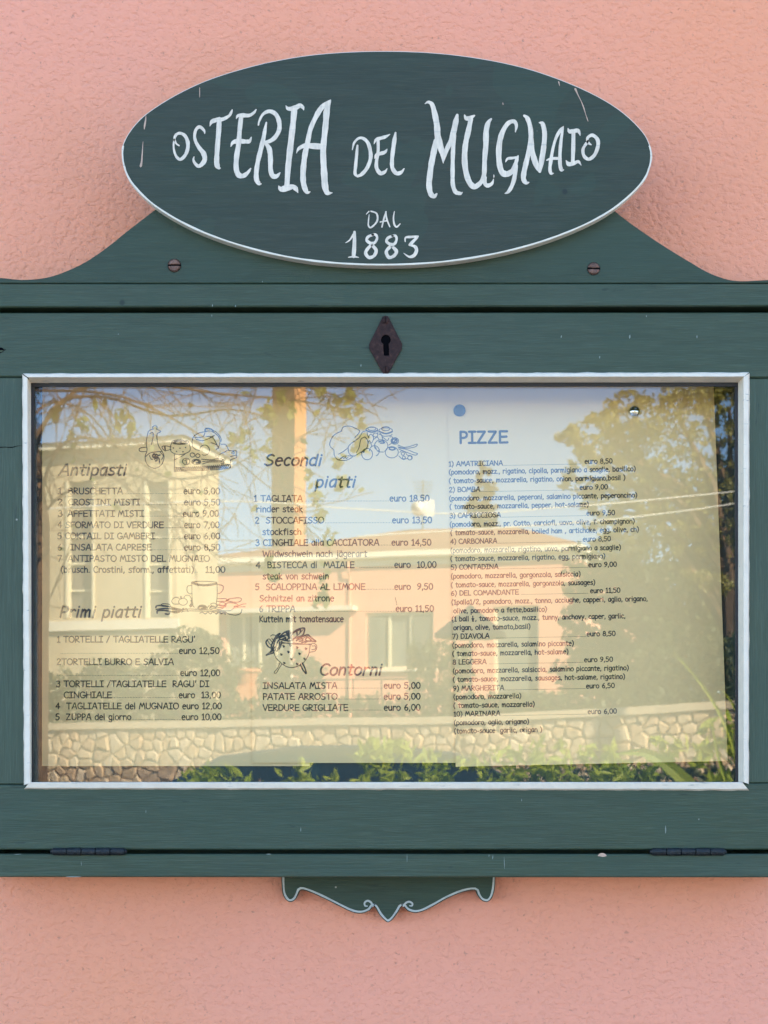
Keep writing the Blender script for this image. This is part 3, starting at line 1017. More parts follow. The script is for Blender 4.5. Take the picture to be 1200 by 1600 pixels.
# keyhole plate
def key_outline(s=1.0):
    out = []
    cx, cy, r = 602.9, 530.8, 7.6
    for i in range(15):
        t = RAD(-58 + 296 * i / 14)
        out.append((cx + r * math.cos(t), cy - r * math.sin(t)))
    out += [(599.0, 545), (600.0, 555.6), (607.8, 555.4), (607.8, 545)]
    return out


PLY = -0.0016
outer = [(598, 494.5), (602, 492.6), (606.5, 494), (628.2, 537), (628.0, 544), (606.5, 584.5), (602.5, 586.5), (598.5, 584), (577, 544.5), (576.6, 538)]
bm = bmesh.new()
loops = []
for pts in (outer, key_outline()):
    vs = [bm.verts.new(P(a, b_, PLY)) for a, b_ in pts]
    es = [bm.edges.new((vs[i], vs[(i + 1) % len(vs)])) for i in range(len(vs))]
    loops += es
bmesh.ops.triangle_fill(bm, use_beauty=True, use_dissolve=False, edges=loops)
r_ = bmesh.ops.extrude_face_region(bm, geom=list(bm.faces))
for v in [x for x in r_['geom'] if isinstance(x, bmesh.types.BMVert)]:
    v.co.y = -0.0001
bmesh.ops.recalc_face_normals(bm, faces=bm.faces)
me = bpy.data.meshes.new('keyhole_plate'); bm.to_mesh(me); bm.free()
me.materials.append(M['rust'])
plate = bpy.data.objects.new('keyhole_plate', me); C.objects.link(plate)
plate.parent = case; plate.matrix_parent_inverse = case.matrix_world.inverted()
bevel(plate, 0.0005, 2)
px_prism('keyhole', key_outline()[::1], -0.0003, -0.00005, M['black'], 0.0, parent=plate)  # flat black piece laid in the hole, its darkness put into colour


def plate_screw(px, py, r, ang):
    c = P(px, py, PLY)
    mb = MB()
    for sg in (1, -1):
        gp = r * 0.12
        for (rr, h0, h1) in ((1.0, 0.0, 0.3), (0.8, 0.3, 0.5)):
            a0 = math.asin(gp / (r * rr))
            pts = [(r * rr * math.cos(a0 + (math.pi - 2 * a0) * i / 10), sg * r * rr * math.sin(a0 + (math.pi - 2 * a0) * i / 10)) for i in range(11)]
            ca, sa = math.cos(ang), math.sin(ang)
            mb.prism([(c.x + a * ca - b_ * sa, c.z + a * sa + b_ * ca) for a, b_ in pts], PLY - r * h1, PLY - r * h0 - 0.00002, r * 0.06)
    mb.build('screw', M['rust'], plate)


plate_screw(602.2, 500, 0.0029, RAD(88))
plate_screw(602.6, 577, 0.0026, RAD(86))

# scrolled apron under the case
AY = 0.048
ap = [(430 + a / 3.333, 1360 + b_ / 3.333) for a, b_ in
      [(32, 20), (33, 70), (38, 120), (58, 156), (82, 165), (106, 152), (122, 122), (134, 102), (180, 114), (250, 145), (330, 185), (400, 218), (450, 225), (492, 210), (514, 186),
       (540, 228), (566, 258), (588, 271), (612, 256), (640, 218), (662, 186), (688, 210), (725, 222), (770, 214), (830, 184), (900, 145), (980, 113), (1040, 104), (1052, 126), (1072, 155),
       (1104, 165), (1128, 146), (1143, 100), (1149, 20)]]
apf = catmull(ap, 3)
apz = [(a, b_) for a, b_ in apf]
apron = px_prism('apron', apz[::-1], AY, WALL_Y - 0.001, M['crest'], 0.0006)
mb = MB()
inner = []
for i, (a, b_) in enumerate(apf):
    p, q = apf[max(i - 1, 0)], apf[min(i + 1, len(apf) - 1)]
    dx, dy = q[0] - p[0], q[1] - p[1]
    l = math.hypot(dx, dy) or 1
    inner.append((a + dy / l * 3.0, b_ - dx / l * 3.0, 3.0 + 0.3 * math.sin(i)))
ribbon(mb, inner, lambda x, y: P(x, y, AY - 0.0003))
for spec in ('508,186,9 500,168,10 482,158,10 466,168,9 468,184,8 480,186,6', '668,186,9 680,170,10 698,163,10 714,172,9 712,184,8 700,184,6'):
    pts = [(430 + float(a) / 3.333, 1360 + float(b_) / 3.333, float(w) / 3.333) for a, b_, w in (t.split(',') for t in spec.split())]
    ribbon(mb, catmull(pts, 5), lambda x, y: P(x, y, AY - 0.00045))
mb.build('scroll_line', M['trimgrey'], apron)


# ------------------------------------------------------------------ the three menu sheets
def bil(c, u, v):
    (a, b_, c2, d) = c   # TL TR BR BL
    x = (a[0] * (1 - u) + b_[0] * u) * (1 - v) + (d[0] * (1 - u) + c2[0] * u) * v
    y = (a[1] * (1 - u) + b_[1] * u) * (1 - v) + (d[1] * (1 - u) + c2[1] * u) * v
    return x, y


def sheet(label, corners, Yb, ph):
    def surf(px, py, off=0.0):
        wv = 0.0003 * math.sin(px * 0.011 + ph) * math.cos(py * 0.007 + ph)
        return P(px, py, Yb + wv - off)
    nu, nv = 16, 20
    mb = MB()
    for lay, off in ((0, 0.0), (1, -0.00018)):
        for j in range(nv + 1):
            for i in range(nu + 1):
                x, y = bil(corners, i / nu, j / nv)
                mb.v.append(tuple(surf(x, y, off)))
    st = (nu + 1) * (nv + 1)
    for lay in (0, 1):
        for j in range(nv):
            for i in range(nu):
                a = lay * st + j * (nu + 1) + i
                mb.f.append((a, a + 1, a + nu + 2, a + nu + 1)); mb.m.append(0)
    rim = [i for i in range(nu + 1)] + [j * (nu + 1) + nu for j in range(1, nv + 1)] + [nv * (nu + 1) + i for i in range(nu - 1, -1, -1)] + [j * (nu + 1) for j in range(nv - 1, 0, -1)]
    for a, b_ in zip(rim, rim[1:] + rim[:1]):
        mb.f.append((a, b_, b_ + st, a + st)); mb.m.append(0)
    o = mb.build('menu_sheet', M['paper'])
    tag(o, label, 'menu sheet', 'menu sheets pinned up behind the glass')
    return o, surf


INK = 0.00012
s1, f1 = sheet('menu page headed Antipasti with starters and pasta prices, drawn oil bottle and coffee cup', [(66, 586), (486, 586), (484, 1197), (65.5, 1197)], 0.0600, 0.3)
s2, f2 = sheet('menu page headed Secondi piatti with Contorni below, drawn chicken and colander', [(391, 584), (808, 584), (815, 1192), (394, 1192)], 0.0590, 2.1)
s3, f3 = sheet('menu page headed PIZZE with ten numbered pizzas, hanging slightly crooked', [(699, 594), (1114.5, 586), (1137, 1189), (712, 1198)], 0.0580, 4.0)

rngt = random.Random(9)


def put(sheet_o, f, segs, y, cap=9.3, wt=1.7, slope=0.0, name='text_line', slant=0.0):
    mb = MB()
    xl = segs[0][1]
    for sg in segs:
        t, x0, x1 = sg[:3]
        ya = y + slope * (x0 - xl); yb = y + slope * (x1 - xl)
        if t == '...':
            x = x0 + 1
            while x < x1 - 0.5:
                yy = y + slope * (x - xl)
                ribbon(mb, [(x, yy - 0.5, 0.95), (x + 0.9, yy - 0.5, 0.95)], lambda a, b_: f(a, b_, INK), caps=False)
                x += 2.45
        elif t == '___':
            ribbon(mb, [(x0, ya + 0.3, 0.42), (x1, yb + 0.3, 0.42)], lambda a, b_: f(a, b_, INK), caps=False)
        else:
            line_mesh(mb, t, x0, ya, x1, yb, cap, wt, lambda a, b_: f(a, b_, INK), slant, rngt)
    return mb.build(name, M['ink'], sheet_o, fix=False)


H = dict(cap=17.0, wt=3.0, name='heading', slant=0.24)
put(s1, f1, [('Antipasti', 92, 195)], 742.5, **H)
put(s1, f1, [('Primi piatti', 93, 218)], 964.4, **H)
for y, segs in [
    (771.7, [('1', 90, 96), ('BRUSCHETTA', 107, 191), ('...', 192, 286), ('euro 5,00', 287, 343)]),
    (789.2, [('2', 90, 97), ('CROSTINI MISTI', 107, 218), ('...', 223, 286), ('euro 5,50', 288, 343)]),
    (807.0, [('3', 91, 97), ('AFFETTATI MISTI', 106, 224), ('...', 225, 285), ('euro 9,00', 286, 341)]),
    (824.7, [('4 SFORMATO DI VERDURE', 90, 255), ('...', 256, 287), ('euro 7,00', 288, 342)]),
    (842.0, [('5 COKTAIL DI GAMBERI', 90, 241), ('...', 242, 287), ('euro 6,00', 288, 343)]),
    (859.6, [('6', 90, 96), ('INSALATA CAPRESE', 110, 236), ('...', 237, 287), ('euro 8,50', 288, 343)]),
    (877.2, [('7', 90, 96), ('ANTIPASTO MISTO DEL MUGNAIO', 106, 327)]),
    (894.5, [('(brusch. Crostini, sform., affettati)', 95, 302), ('...', 302, 310), ('11,00', 321, 351)]),
    (1003.5, [("1 TORTELLI / TAGLIATELLE RAGU'", 89, 304)]),
    (1021.3, [('...', 94, 279), ('euro 12,50', 280, 342)]),
    (1038.6, [('2TORTELLI BURRO E SALVIA', 89, 270.5)]),
    (1055.9, [('...', 89, 281), ('euro 12,00', 282, 343)]),
    (1073.1, [("3 TORTELLI /TAGLIATELLE  RAGU' DI", 88, 326)]),
    (1090.4, [('CINGHIALE', 100, 174), ('...', 175, 279), ('euro  13,00', 279.5, 344)]),
    (1107.7, [('4  TAGLIATELLE del MUGNAIO euro 12,00', 87, 345.5)]),
    (1124.7, [('5  ZUPPA del giorno', 87, 204), ('...', 205, 283), ('euro 10,00', 284, 345)]),
]:
    put(s1, f1, segs, y)
put(s2, f2, [('Secondi', 412.6, 500)], 727.3, **H)
put(s2, f2, [('piatti', 492.5, 553)], 761.2, **H)
put(s2, f2, [('Contorni', 499, 594)], 1054.7, **H)
for y, segs in [
    (783.6, [('1 TAGLIATA', 397, 472), ('...', 473, 608), ('euro 18,50', 609, 670)]),
    (800.0, [('rinder steak', 400.7, 472)]),
    (817.6, [('2  STOCCAFISSO', 398.7, 505.5), ('...', 507, 612), ('euro 13,50', 613, 674)]),
    (835.5, [('stockfisch', 410, 470)]),
    (852.5, [('3 CINGHIALE alla CACCIATORA', 399.5, 591.6), ('...', 592, 611), ('euro 14,50', 612, 673)]),
    (870.0, [('Wildwschwein nach j\u00e4gerart', 410.6, 572.6)]),
    (887.3, [('4', 400, 406), ('BISTECCA di  MAIALE', 418, 553), ('...', 561, 616), ('euro  10,00', 616.5, 681)]),
    (904.9, [('steak von schwein', 410.6, 513)]),
    (921.6, [('5  SCALOPPINA AL LIMONE', 399, 570), ('...', 572, 616), ('euro  9,50', 616.5, 675.7)]),
    (939.4, [('Schnitzel an zitrone', 405.5, 521)]),
    (955.9, [('6 TRIPPA', 405, 460.5), ('...', 461, 618), ('euro 11,50', 618.5, 677)]),
    (972.0, [('Kutteln mit tomatensauce', 405.5, 536)]),
    (1076.0, [('INSALATA MISTA', 411, 526), ('...', 527, 599), ('euro 5,00', 600, 656)]),
    (1093.0, [('PATATE ARROSTO', 411, 526.5), ('...', 527, 596), ('euro 5,00', 600, 656)]),
    (1110.3, [('VERDURE GRIGLIATE', 411, 543), ('...', 544, 599), ('euro 6,00', 600, 656)]),
]:
    put(s2, f2, segs, y, slope=-0.002)
put(s3, f3, [('PIZZE', 718.5, 792)], 692.6, cap=18.0, wt=3.7, slope=-0.012, name='heading')
SL = -0.0185
for y, segs in [
    (728.5, [('1) AMATRICIANA', 701.3, 785), ('___', 786, 908), ('euro 8,50', 913.8, 956.3)]),
    (741.3, [('(pomodoro, mozz., rigatino, cipolla, parmigiano a scaglie, basilico)', 701.6, 992.5)]),
    (754.9, [('( tomato-sauce, mozzarella, rigatino, onion, parmigiano,basil )', 701.6, 976.4)]),
    (768.8, [('2) BOMBA', 702, 749.5), ('___', 750, 905), ('euro 9,00', 906, 949)]),
    (782.4, [('(pomodoro, mozzarella, peperoni, salamino piccante, peperoncino)', 702, 995)]),
    (795.4, [('( tomato-sauce, mozzarella, pepper, hot-salame)', 702.7, 919.4)]),
    (809.3, [('3) CAPRICCIOSA', 703, 782), ('___', 783, 916), ('euro 9,50', 916.6, 960.2)]),
    (823.0, [('(pomodoro, mozz., pr. Cotto, carciofi, uovo, olive, f. champignon)', 703, 991)]),
    (836.0, [('( tomato-sauce, mozzarella, boiled ham , artichoke, egg, olive, ch)', 704, 997.6)]),
    (849.8, [('4) CARBONARA', 704, 776), ('___', 777, 910), ('euro 8,50', 911, 953.7)]),
    (863.7, [('(pomodoro, mozzarella, rigatino, uova, parmigiano a scaglie)', 704, 969.6)]),
    (876.7, [('( tomato-sauce, mozzarella, rigatino, egg, parmigiano)', 704, 945)]),
    (890.0, [('5) CONTADINA', 704.7, 778), ('___', 779, 919), ('euro 9,00', 919.7, 963)]),
    (904.0, [('(pomodoro, mozzarella, gorgonzola, salsiccia)', 704.7, 906.4)]),
    (917.6, [('( tomato-sauce, mozzarella, gorgonzola, sausages)', 704.7, 929.4)]),
    (930.6, [('6) DEL COMANDANTE', 705, 810), ('___', 814, 919), ('euro 11,50', 922.3, 968.5)]),
    (944.5, [('(1palla1/2, pomodoro, mozz., tonno, acciughe, capperi, aglio, origano,', 705.6, 1011.5)]),
    (958.0, [('olive, pomodoro a fette,basilico)', 708.7, 854)]),
    (970.8, [('(1 ball \u00bd, tomato-sauce, mozz., tunny, anchovy, caper, garlic,', 706, 976.7)]),
    (984.4, [('origan, olive, tomato,basil)', 708.7, 828)]),
    (998.0, [('7) DIAVOLA', 707, 764), ('___', 775, 916), ('euro 8,50', 917, 961)]),
    (1012.0, [('(pomodoro, mozzarella, salamino piccante)', 707, 896)]),
    (1025.0, [('( tomato-sauce, mozzarella, hot-salame)', 707, 887.5)]),
    (1038.2, [('8 LEGGERA', 707.6, 759.4), ('___', 764, 912), ('euro 9,50', 913, 957)]),
    (1052.0, [('(pomodoro, mozzarella, salsiccia, salamino piccante, rigatino)', 707.8, 981.8)]),
    (1065.4, [('( tomato-sauce, mozzarella, sausages, hot-salame, rigatino)', 707.8, 976)]),
    (1079.3, [('9) MARGHERITA', 708.4, 787), ('___', 788, 915), ('euro 6,50', 916, 959.7)]),
    (1092.6, [('(pomodoro, mozzarella)', 708.7, 813.8)]),
    (1106.0, [('( tomato-sauce, mozzarella)', 708.7, 834.8)]),
    (1119.3, [('10) MARINARA', 709, 781), ('___', 782, 917), ('euro 6,00', 918.6, 963)]),
    (1132.9, [('(pomodoro, aglio, origano)', 709.5, 826)]),
    (1145.9, [('(tomato-sauce  garlic, origan )', 709.8, 846.4)]),
]:
    put(s3, f3, segs, y, cap=7.3, wt=1.45, slope=SL)


def circ(x, y, r, ry=None, a0=0, a1=360, n=14):
    ry = ry or r
    return ' '.join('%.1f,%.1f' % (x + r * math.cos(RAD(a0 + (a1 - a0) * i / n)), y + ry * math.sin(RAD(a0 + (a1 - a0) * i / n))) for i in range(n + 1))


def draw(sheet_o, f, spec, ox, oy, sc, wt):
    mb = MB()
    poly_mesh(mb, spec, ox, oy, sc, wt, lambda a, b_: f(a, b_, INK))
    return mb.build('illustration', M['ink'], sheet_o, fix=False)


hatch = '|'.join('%d,%d %d,%d' % (445 + 18 * i, 575 - i * 1.1, 462 + 18 * i, 545 - i * 1.2) for i in range(28))
hatch2 = '|'.join('%d,%d %d,%d' % (445 + 18 * i, 560 - i * 1.1, 470 + 18 * i, 578 - i * 1.2) for i in range(27))
spec = ('~190,205 172,300 178,385 160,440 180,515 248,550 310,522 338,450 322,395 285,335 270,255 276,222|~276,222 306,205 275,186|~190,205 215,188 232,186|'
        '~235,186 232,160 256,150 272,162 268,186|~205,225 232,215 235,260 218,330|~168,352 112,362 106,385 130,394 170,393|~160,445 205,408 250,398 320,392|*~232,430 245,415 255,432 245,450 232,440|'
        '*~255,440 262,420 285,430 300,425|*~250,465 268,450 272,475 258,482|*~270,440 290,460 296,500|~300,395 325,425 330,440 315,470|~200,430 215,460 230,470|'
        + '~' + circ(490, 305, 80, 22) + '|*~' + circ(492, 308, 62, 15) + '|*~430,312 470,300 520,318 550,305|~410,310 396,360 412,400 480,424 560,402 584,370 572,310|~405,350 350,340 318,350 345,384 405,372|*345,348 350,385|'
        + circ(425, 360, 3) + '|' + circ(455, 392, 3) + '|' + circ(487, 362, 3) + '|' + circ(515, 395, 3) + '|' + circ(540, 355, 3) + '|'
        '~600,300 618,250 670,218 722,208 770,200 820,225 862,280 850,350 825,375|~600,300 608,350 640,375 672,382|*~722,208 728,180 770,180 800,200|~780,185 830,215 870,265 872,300|~640,280 700,290 760,270 810,240|'
        '~620,265 700,255 720,220|~730,250 790,260 835,330|' + circ(718, 380, 46, 48, 200, 480) + '|~780,310 830,330 850,365|'
        '435,422 435,580 620,572 860,562 960,545 962,470 1020,450 1020,388 945,385|~945,385 925,340 908,325 872,325|435,546 620,540 860,530 958,512|~435,470 500,440 545,408|' + circ(985, 405, 11) + '|960,440 1018,425|'
        + '~' + circ(605, 425, 22, 20) + '|~' + circ(655, 432, 20, 17) + '|~' + circ(545, 485, 34, 30) + '|*545,460 550,510|530,475 560,470|~' + circ(640, 490, 42, 24) + '|*~610,492 640,470 670,492 640,500|'
        '~690,465 780,470 850,458 885,462 880,472 800,478 700,486|~700,510 760,492 880,490|~870,485 895,480 890,510 872,505|860,420 930,385|~585,415 600,405 612,412|~640,420 655,412 668,422|' + hatch + '|' + hatch2)
draw(s1, f1, spec, 200, 640, 6.0, 1.25)
spec = ('~490,140 620,165 770,145 700,132 560,130 490,140|*~490,150 620,178 770,158|~492,145 495,300 505,395 520,415|~770,150 772,290 760,390|~490,175 445,185 440,240 470,268 492,262|~772,165 830,175 838,215 810,255 774,268|*495,140 540,132|'
        '~' + circ(395, 355, 48, 38) + '|*372,298 375,320|~350,380 290,378 270,345 300,310 340,310 362,330|~405,310 425,285 470,290 490,330|*~470,400 490,370 485,340|*~480,410 500,380 492,350|'
        '*~95,420 105,400 160,395 250,410 300,425 370,440|*~100,440 180,430 270,435 370,455|*~110,480 115,455 180,450 260,460 360,465|~170,375 240,382 260,400|~165,378 150,400 240,412|*~200,488 240,492 255,465 330,475 385,440 400,430|~385,455 430,430 450,465|'
        '~400,440 500,435 860,455|~380,470 450,455 860,465|~860,455 920,450 960,420 1000,405|~865,468 900,490 980,502 1030,480 1045,440|~1000,400 1060,380 1090,378|~990,415 1080,410|*~560,425 580,400 620,395 650,410 640,430 600,440 570,435|*~565,415 600,405 640,420 600,428|'
        '~660,430 680,400 720,410 700,380 740,370 770,385|*~690,425 720,405 760,415 780,390 840,400 870,380|~780,420 860,410 880,370 960,370 1000,385|~770,320 870,322 880,345 1000,360 1040,330 1010,310 900,325 880,345|~775,350 870,350|*870,345 900,330|'
        '~580,480 610,470 640,490 670,470 700,490 720,468 760,485|*~760,490 790,470 820,485 850,470 860,490|~700,440 730,425 790,440 840,425|*960,410 1000,400|~800,370 830,360 860,372 850,395')
draw(s1, f1, spec, 230, 890, 7.06, 1.25)
spec = ('~240,165 150,215 108,300 120,345 152,375 160,440 205,485 290,488 360,450 330,440|~235,165 260,120 330,112 400,140 440,165|~205,420 260,390 310,350|~215,480 260,445 330,440 380,442|~232,470 250,455 262,470 280,452 290,470 310,455|'
        '~500,170 470,175 430,240 330,315 310,370 330,425 380,440 440,405 500,370 525,330 525,270 495,230|~490,232 450,260 430,350 400,405|~440,165 420,200 380,240|~310,350 318,330|'
        '~' + circ(572, 150, 64, 26) + '|~' + circ(572, 140, 44, 20) + '|*~510,160 572,178 634,160|~520,180 525,215 540,240|~640,170 635,200|~' + circ(725, 160, 74, 30) + '|~' + circ(725, 140, 46, 22) + '|*~655,170 725,195 798,172|~662,190 700,222 780,215 795,200|'
        '~530,240 560,200 590,240 575,290 550,300|~' + circ(612, 210, 26, 22) + '|~590,260 630,232 650,260|~650,200 680,215 690,260|~' + circ(675, 330, 74, 68, 150, 420) + '|~610,340 640,390 700,398|*~650,285 690,275 710,295 670,300|'
        '~' + circ(600, 385, 54, 58, 180, 430) + '|~' + circ(520, 420, 60, 62) + '|*~470,390 490,375 480,400|~' + circ(792, 400, 72, 62) + '|*~760,350 800,345 830,360 800,375 765,365|~770,230 800,235 795,290 760,320|'
        '~' + circ(825, 275, 42, 36) + '|*~' + circ(822, 275, 28, 22) + '|*~800,300 850,250|~860,320 930,345 1010,330 1070,310 1060,335 1000,352 930,355 860,340|~865,352 960,370 1030,400 1075,415 1050,432 980,410 870,365|'
        '~880,400 900,385 940,395 960,430 1010,440 1015,470 990,485 960,470 920,480 890,460 870,440|~' + circ(915, 415, 18) + '|~' + circ(925, 458, 16) + '|~' + circ(990, 462, 22) + '|~530,310 545,270 570,330 560,345|~640,390 655,370|~690,230 740,270 760,245')
draw(s2, f2, spec, 500, 650, 7.06, 1.2)
tw = ''.join('|*~%d,%d %d,%d %d,%d' % (x, y, x + 22, y + 10, x + 8, y + 22) for x, y in ((460, 425), (575, 410), (690, 445), (840, 465), (540, 520), (730, 550), (420, 565), (590, 640), (815, 640), (470, 710), (690, 725)))
spec = ('~435,365 620,395 800,400 945,395|~440,385 620,378 950,410|~310,545 340,630 430,720 520,780 620,795 730,765 820,700 880,610 905,540 925,400|~950,380 1000,390 1035,430 1020,500 975,525 910,535|~960,430 1010,430 1010,480 950,490|'
        '~405,720 370,800 310,880 345,888 400,800 440,740|*~755,740 790,820 840,890 855,885 830,800 790,720|*~190,330 170,370 200,430 240,460|~190,320 230,310 260,345 300,390|~200,340 240,400 270,420|~250,260 280,240 330,250 360,300|~270,300 300,340 310,350|'
        '*~260,500 310,400 330,320 380,250 410,215 360,240 320,300 270,400 255,470|*~350,300 410,260 500,190 540,250 570,300|*~395,300 450,255 530,245 570,290|*~520,180 570,175 600,230 605,300 620,330 560,345 520,340|*~530,330 560,290 600,300|*~540,200 560,240 590,280|*~560,190 585,240|'
        '*~330,500 350,400 390,330 440,320 500,340|*~350,520 400,470 430,400 440,350|*~370,480 400,420 405,360|*~175,585 230,540 290,480 330,440|*~175,585 250,560 300,540 310,500|*~230,545 270,520 300,500|*~410,290 460,270 500,280 510,320|*~440,320 480,300 520,330|'
        '*~615,230 670,170 740,135 825,125 820,190 790,250 700,280|~620,320 680,270 740,220 810,140|*~640,200 690,180 700,230|*~700,170 760,150 750,200|*~690,340 740,290 820,260 880,235 930,280 1020,350 950,345 860,350 780,370|~700,330 800,300 890,250|*~700,310 760,290 800,330 740,350|*~840,320 880,280 940,330|*~850,340 920,350|*~620,340 650,300 700,290|~830,380 900,350 1020,350' + tw)
draw(s2, f2, spec, 400, 970, 10.9, 1.2)
mb = MB()
ribbon(mb, [(617.5, 933, 0.5), (619, 940, 0.9), (620, 945.5, 0.5)], lambda a, b_: f2(a, b_, INK))
mb.build('pencil_tick', M['ink'], s2, fix=False)

# drawing pins
for (px, py, r, mat, lab) in ((718, 641.5, 0.0049, M['pin'], 'flat dark drawing pin above the word PIZZE'), (991.5, 643, 0.0050, M['chrome'], 'shiny domed metal drawing pin near the top right of the pizza page')):
    c = P(px, py, 0.0575)
    t = thing('drawing_pin', lab, 'drawing pin', c, None)
    mb = MB()
    if mat is M['pin']:
        prof = [(r, 0), (r, -0.0007), (r * 0.9, -0.0012), (r * 0.4, -0.0014)]
    else:
        prof = [(r, 0), (r * 0.98, -0.0006), (r * 0.88, -0.0016), (r * 0.66, -0.0026), (r * 0.36, -0.0032), (r * 0.1, -0.0034)]
    mb.lathe((c.x, c.y, c.z), prof, 24, 'y')
    mb.build('pin_head', mat, t, smooth=True)
    mb = MB()
    mb.tube([(c.x, c.y + 0.0002, c.z), (c.x, c.y + 0.0036, c.z)], [0.0005, 0.0003], 6)
    mb.build('pin_spike', M['chrome'], t)

#@@STREET@@

# ================================================================== the street the pane looks out on
MM = {}
def mat_asphalt():
    m, nt, b = newmat('asphalt')
    v = coords(nt)
    f = noise(nt, v, 60.0, 5, 0.7); g_ = noise(nt, v, 0.7, 3)
    c = ramp(nt, f, [(0.3, (0.075, 0.072, 0.068)), (0.7, (0.125, 0.12, 0.112))])
    c = mixc(nt, math_(nt, 'MULTIPLY', g_, 0.4), c, (0.15, 0.14, 0.125))
    nt.links.new(c, b.inputs['Base Color']); b.inputs['Roughness'].default_value = 0.85
    bump(nt, b, f, 0.4, 0.004)
    return m
MM['asphalt'] = mat_asphalt()
MM['paving'] = simple('pale_paving', (0.34, 0.30, 0.25), 0.8, 0.12, 9, 0, 0.2)
MM['ground'] = simple('dry_ground', (0.20, 0.17, 0.11), 0.9, 0.25, 0.6)
MM['lawn'] = simple('garden_soil_grass', (0.08, 0.10, 0.035), 0.9, 0.3, 2.0)
MM['line'] = simple('road_paint', (0.72, 0.71, 0.68), 0.6, 0.08, 20)
MM['mortar'] = simple('wall_mortar', (0.44, 0.34, 0.22), 0.9, 0.2, 15, 0, 0.3)
MM['coping'] = simple('concrete_coping', (0.66, 0.54, 0.37), 0.85, 0.10, 6, 0, 0.2)
stone_m = []
for i, c in enumerate([(0.62, 0.45, 0.27), (0.66, 0.51, 0.33), (0.56, 0.40, 0.25), (0.68, 0.54, 0.37)]):
    stone_m.append(simple('rubble_stone', c, 0.85, 0.25, 8 + i, 0, 0.4))
MM['pink'] = simple('pink_facade', (0.92, 0.45, 0.30), 0.9, 0.05, 1.5)
MM['cream'] = simple('cream_facade', (0.60, 0.485, 0.30), 0.9, 0.16, 0.9)  # toned down: shade on the villa front is put into the colour
MM['fascia'] = simple('white_fascia', (0.86, 0.80, 0.64), 0.7, 0.04, 2)
MM['rooftile'] = simple('clay_roof', (0.42, 0.22, 0.13), 0.85, 0.2, 3)
MM['shutter'] = simple('grey_green_shutter', (0.20, 0.22, 0.19), 0.6, 0.12, 4)
MM['tallpane'] = simple('tall_window_infill', (0.16, 0.15, 0.13), 0.35, 0.15, 1.0)
MM['frame'] = simple('cream_window_frame', (0.80, 0.72, 0.50), 0.6, 0.05, 4)
MM['brickstack'] = simple('orange_brickwork', (0.64, 0.30, 0.12), 0.9, 0.12, 2)
MM['bark'] = simple('brown_bark', (0.15, 0.09, 0.05), 0.9, 0.3, 8, 0, 0.5)
MM['rail'] = simple('dark_railing', (0.06, 0.06, 0.055), 0.5, 0.1, 5)
MM['awning'] = simple('dark_parasol_cloth', (0.09, 0.085, 0.10), 0.8, 0.1, 3)
MM['terracotta'] = simple('terracotta', (0.62, 0.26, 0.13), 0.85, 0.1, 6)
MM['wire'] = simple('pale_cable', (0.80, 0.78, 0.70), 0.5, 0.02, 3)
MM['dish'] = simple('white_dish', (0.85, 0.84, 0.80), 0.5, 0.03, 3)
MM['leaf_sparse'] = mat_leaf('fresh_spring_leaf', (0.20, 0.24, 0.03), (0.32, 0.34, 0.05), 0.5)
MM['leaf_light'] = mat_leaf('light_olive_leaf', (0.25, 0.23, 0.05), (0.38, 0.35, 0.085), 0.5)
MM['leaf_dark'] = mat_leaf('dark_hedge_leaf', (0.060, 0.080, 0.022), (0.105, 0.120, 0.036), 0.3)
MM['leaf_laurel'] = mat_leaf('laurel_leaf', (0.22, 0.34, 0.02), (0.62, 0.66, 0.08), 0.5)
MM['leaf_conifer'] = mat_leaf('brown_conifer', (0.13, 0.10, 0.045), (0.20, 0.15, 0.06), 0.3)
MM['carpaint'] = simple('dark_teal_car_paint', (0.020, 0.042, 0.045), 0.22, 0.05, 1, 0.3)
MM['carglass'] = simple('tinted_car_glass', (0.012, 0.016, 0.018), 0.04, 0.05, 1)
MM['tyre'] = simple('tyre_rubber', (0.02, 0.02, 0.02), 0.8, 0.1, 20)
MM['alloy'] = simple('wheel_alloy', (0.5, 0.5, 0.5), 0.3, 0.1, 10, 0.9)
MM['skyhill'] = simple('wooded_hill', (0.07, 0.09, 0.05), 0.95, 0.2, 0.05)

mb = MB(); mb.box((-400, -600, -0.3), (400, 400, -0.015))
tag(mb.build('ground', MM['ground']), 'dry open ground reaching to the horizon', kind='structure')
mb = MB(); mb.box((-60, -4.2, -0.1), (60, WALL_Y - 0.001, 0.12))
tag(mb.build('pavement', MM['paving']), 'pale paved footpath along the pink wall', kind='structure')
mb = MB(); mb.box((-60, -16.5, -0.1), (60, -4.2, 0.0))
tag(mb.build('road', MM['asphalt']), 'grey asphalt road across from the menu case', kind='structure')
for x in range(-10, 11):
    mb = MB(); mb.box((x * 3.0, -12.66, 0.0), (x * 3.0 + 1.5, -12.54, 0.004))
    tag(mb.build('road_marking', MM['line']), 'white dash of the road centre line', kind='structure')

# ------------------------------------------------------------------ rubble wall across the road, three straight runs
GZ = 1.55   # garden level behind it
def clip(poly, nx, nz, d):
    out = []
    for i in range(len(poly)):
        a, b_ = poly[i - 1], poly[i]
        da = a[0] * nx + a[1] * nz - d; db = b_[0] * nx + b_[1] * nz - d
        if (da <= 0) != (db <= 0):
            t = da / (da - db)
            out.append((a[0] + (b_[0] - a[0]) * t, a[1] + (b_[1] - a[1]) * t))
        if db <= 0:
            out.append(b_)
    return out


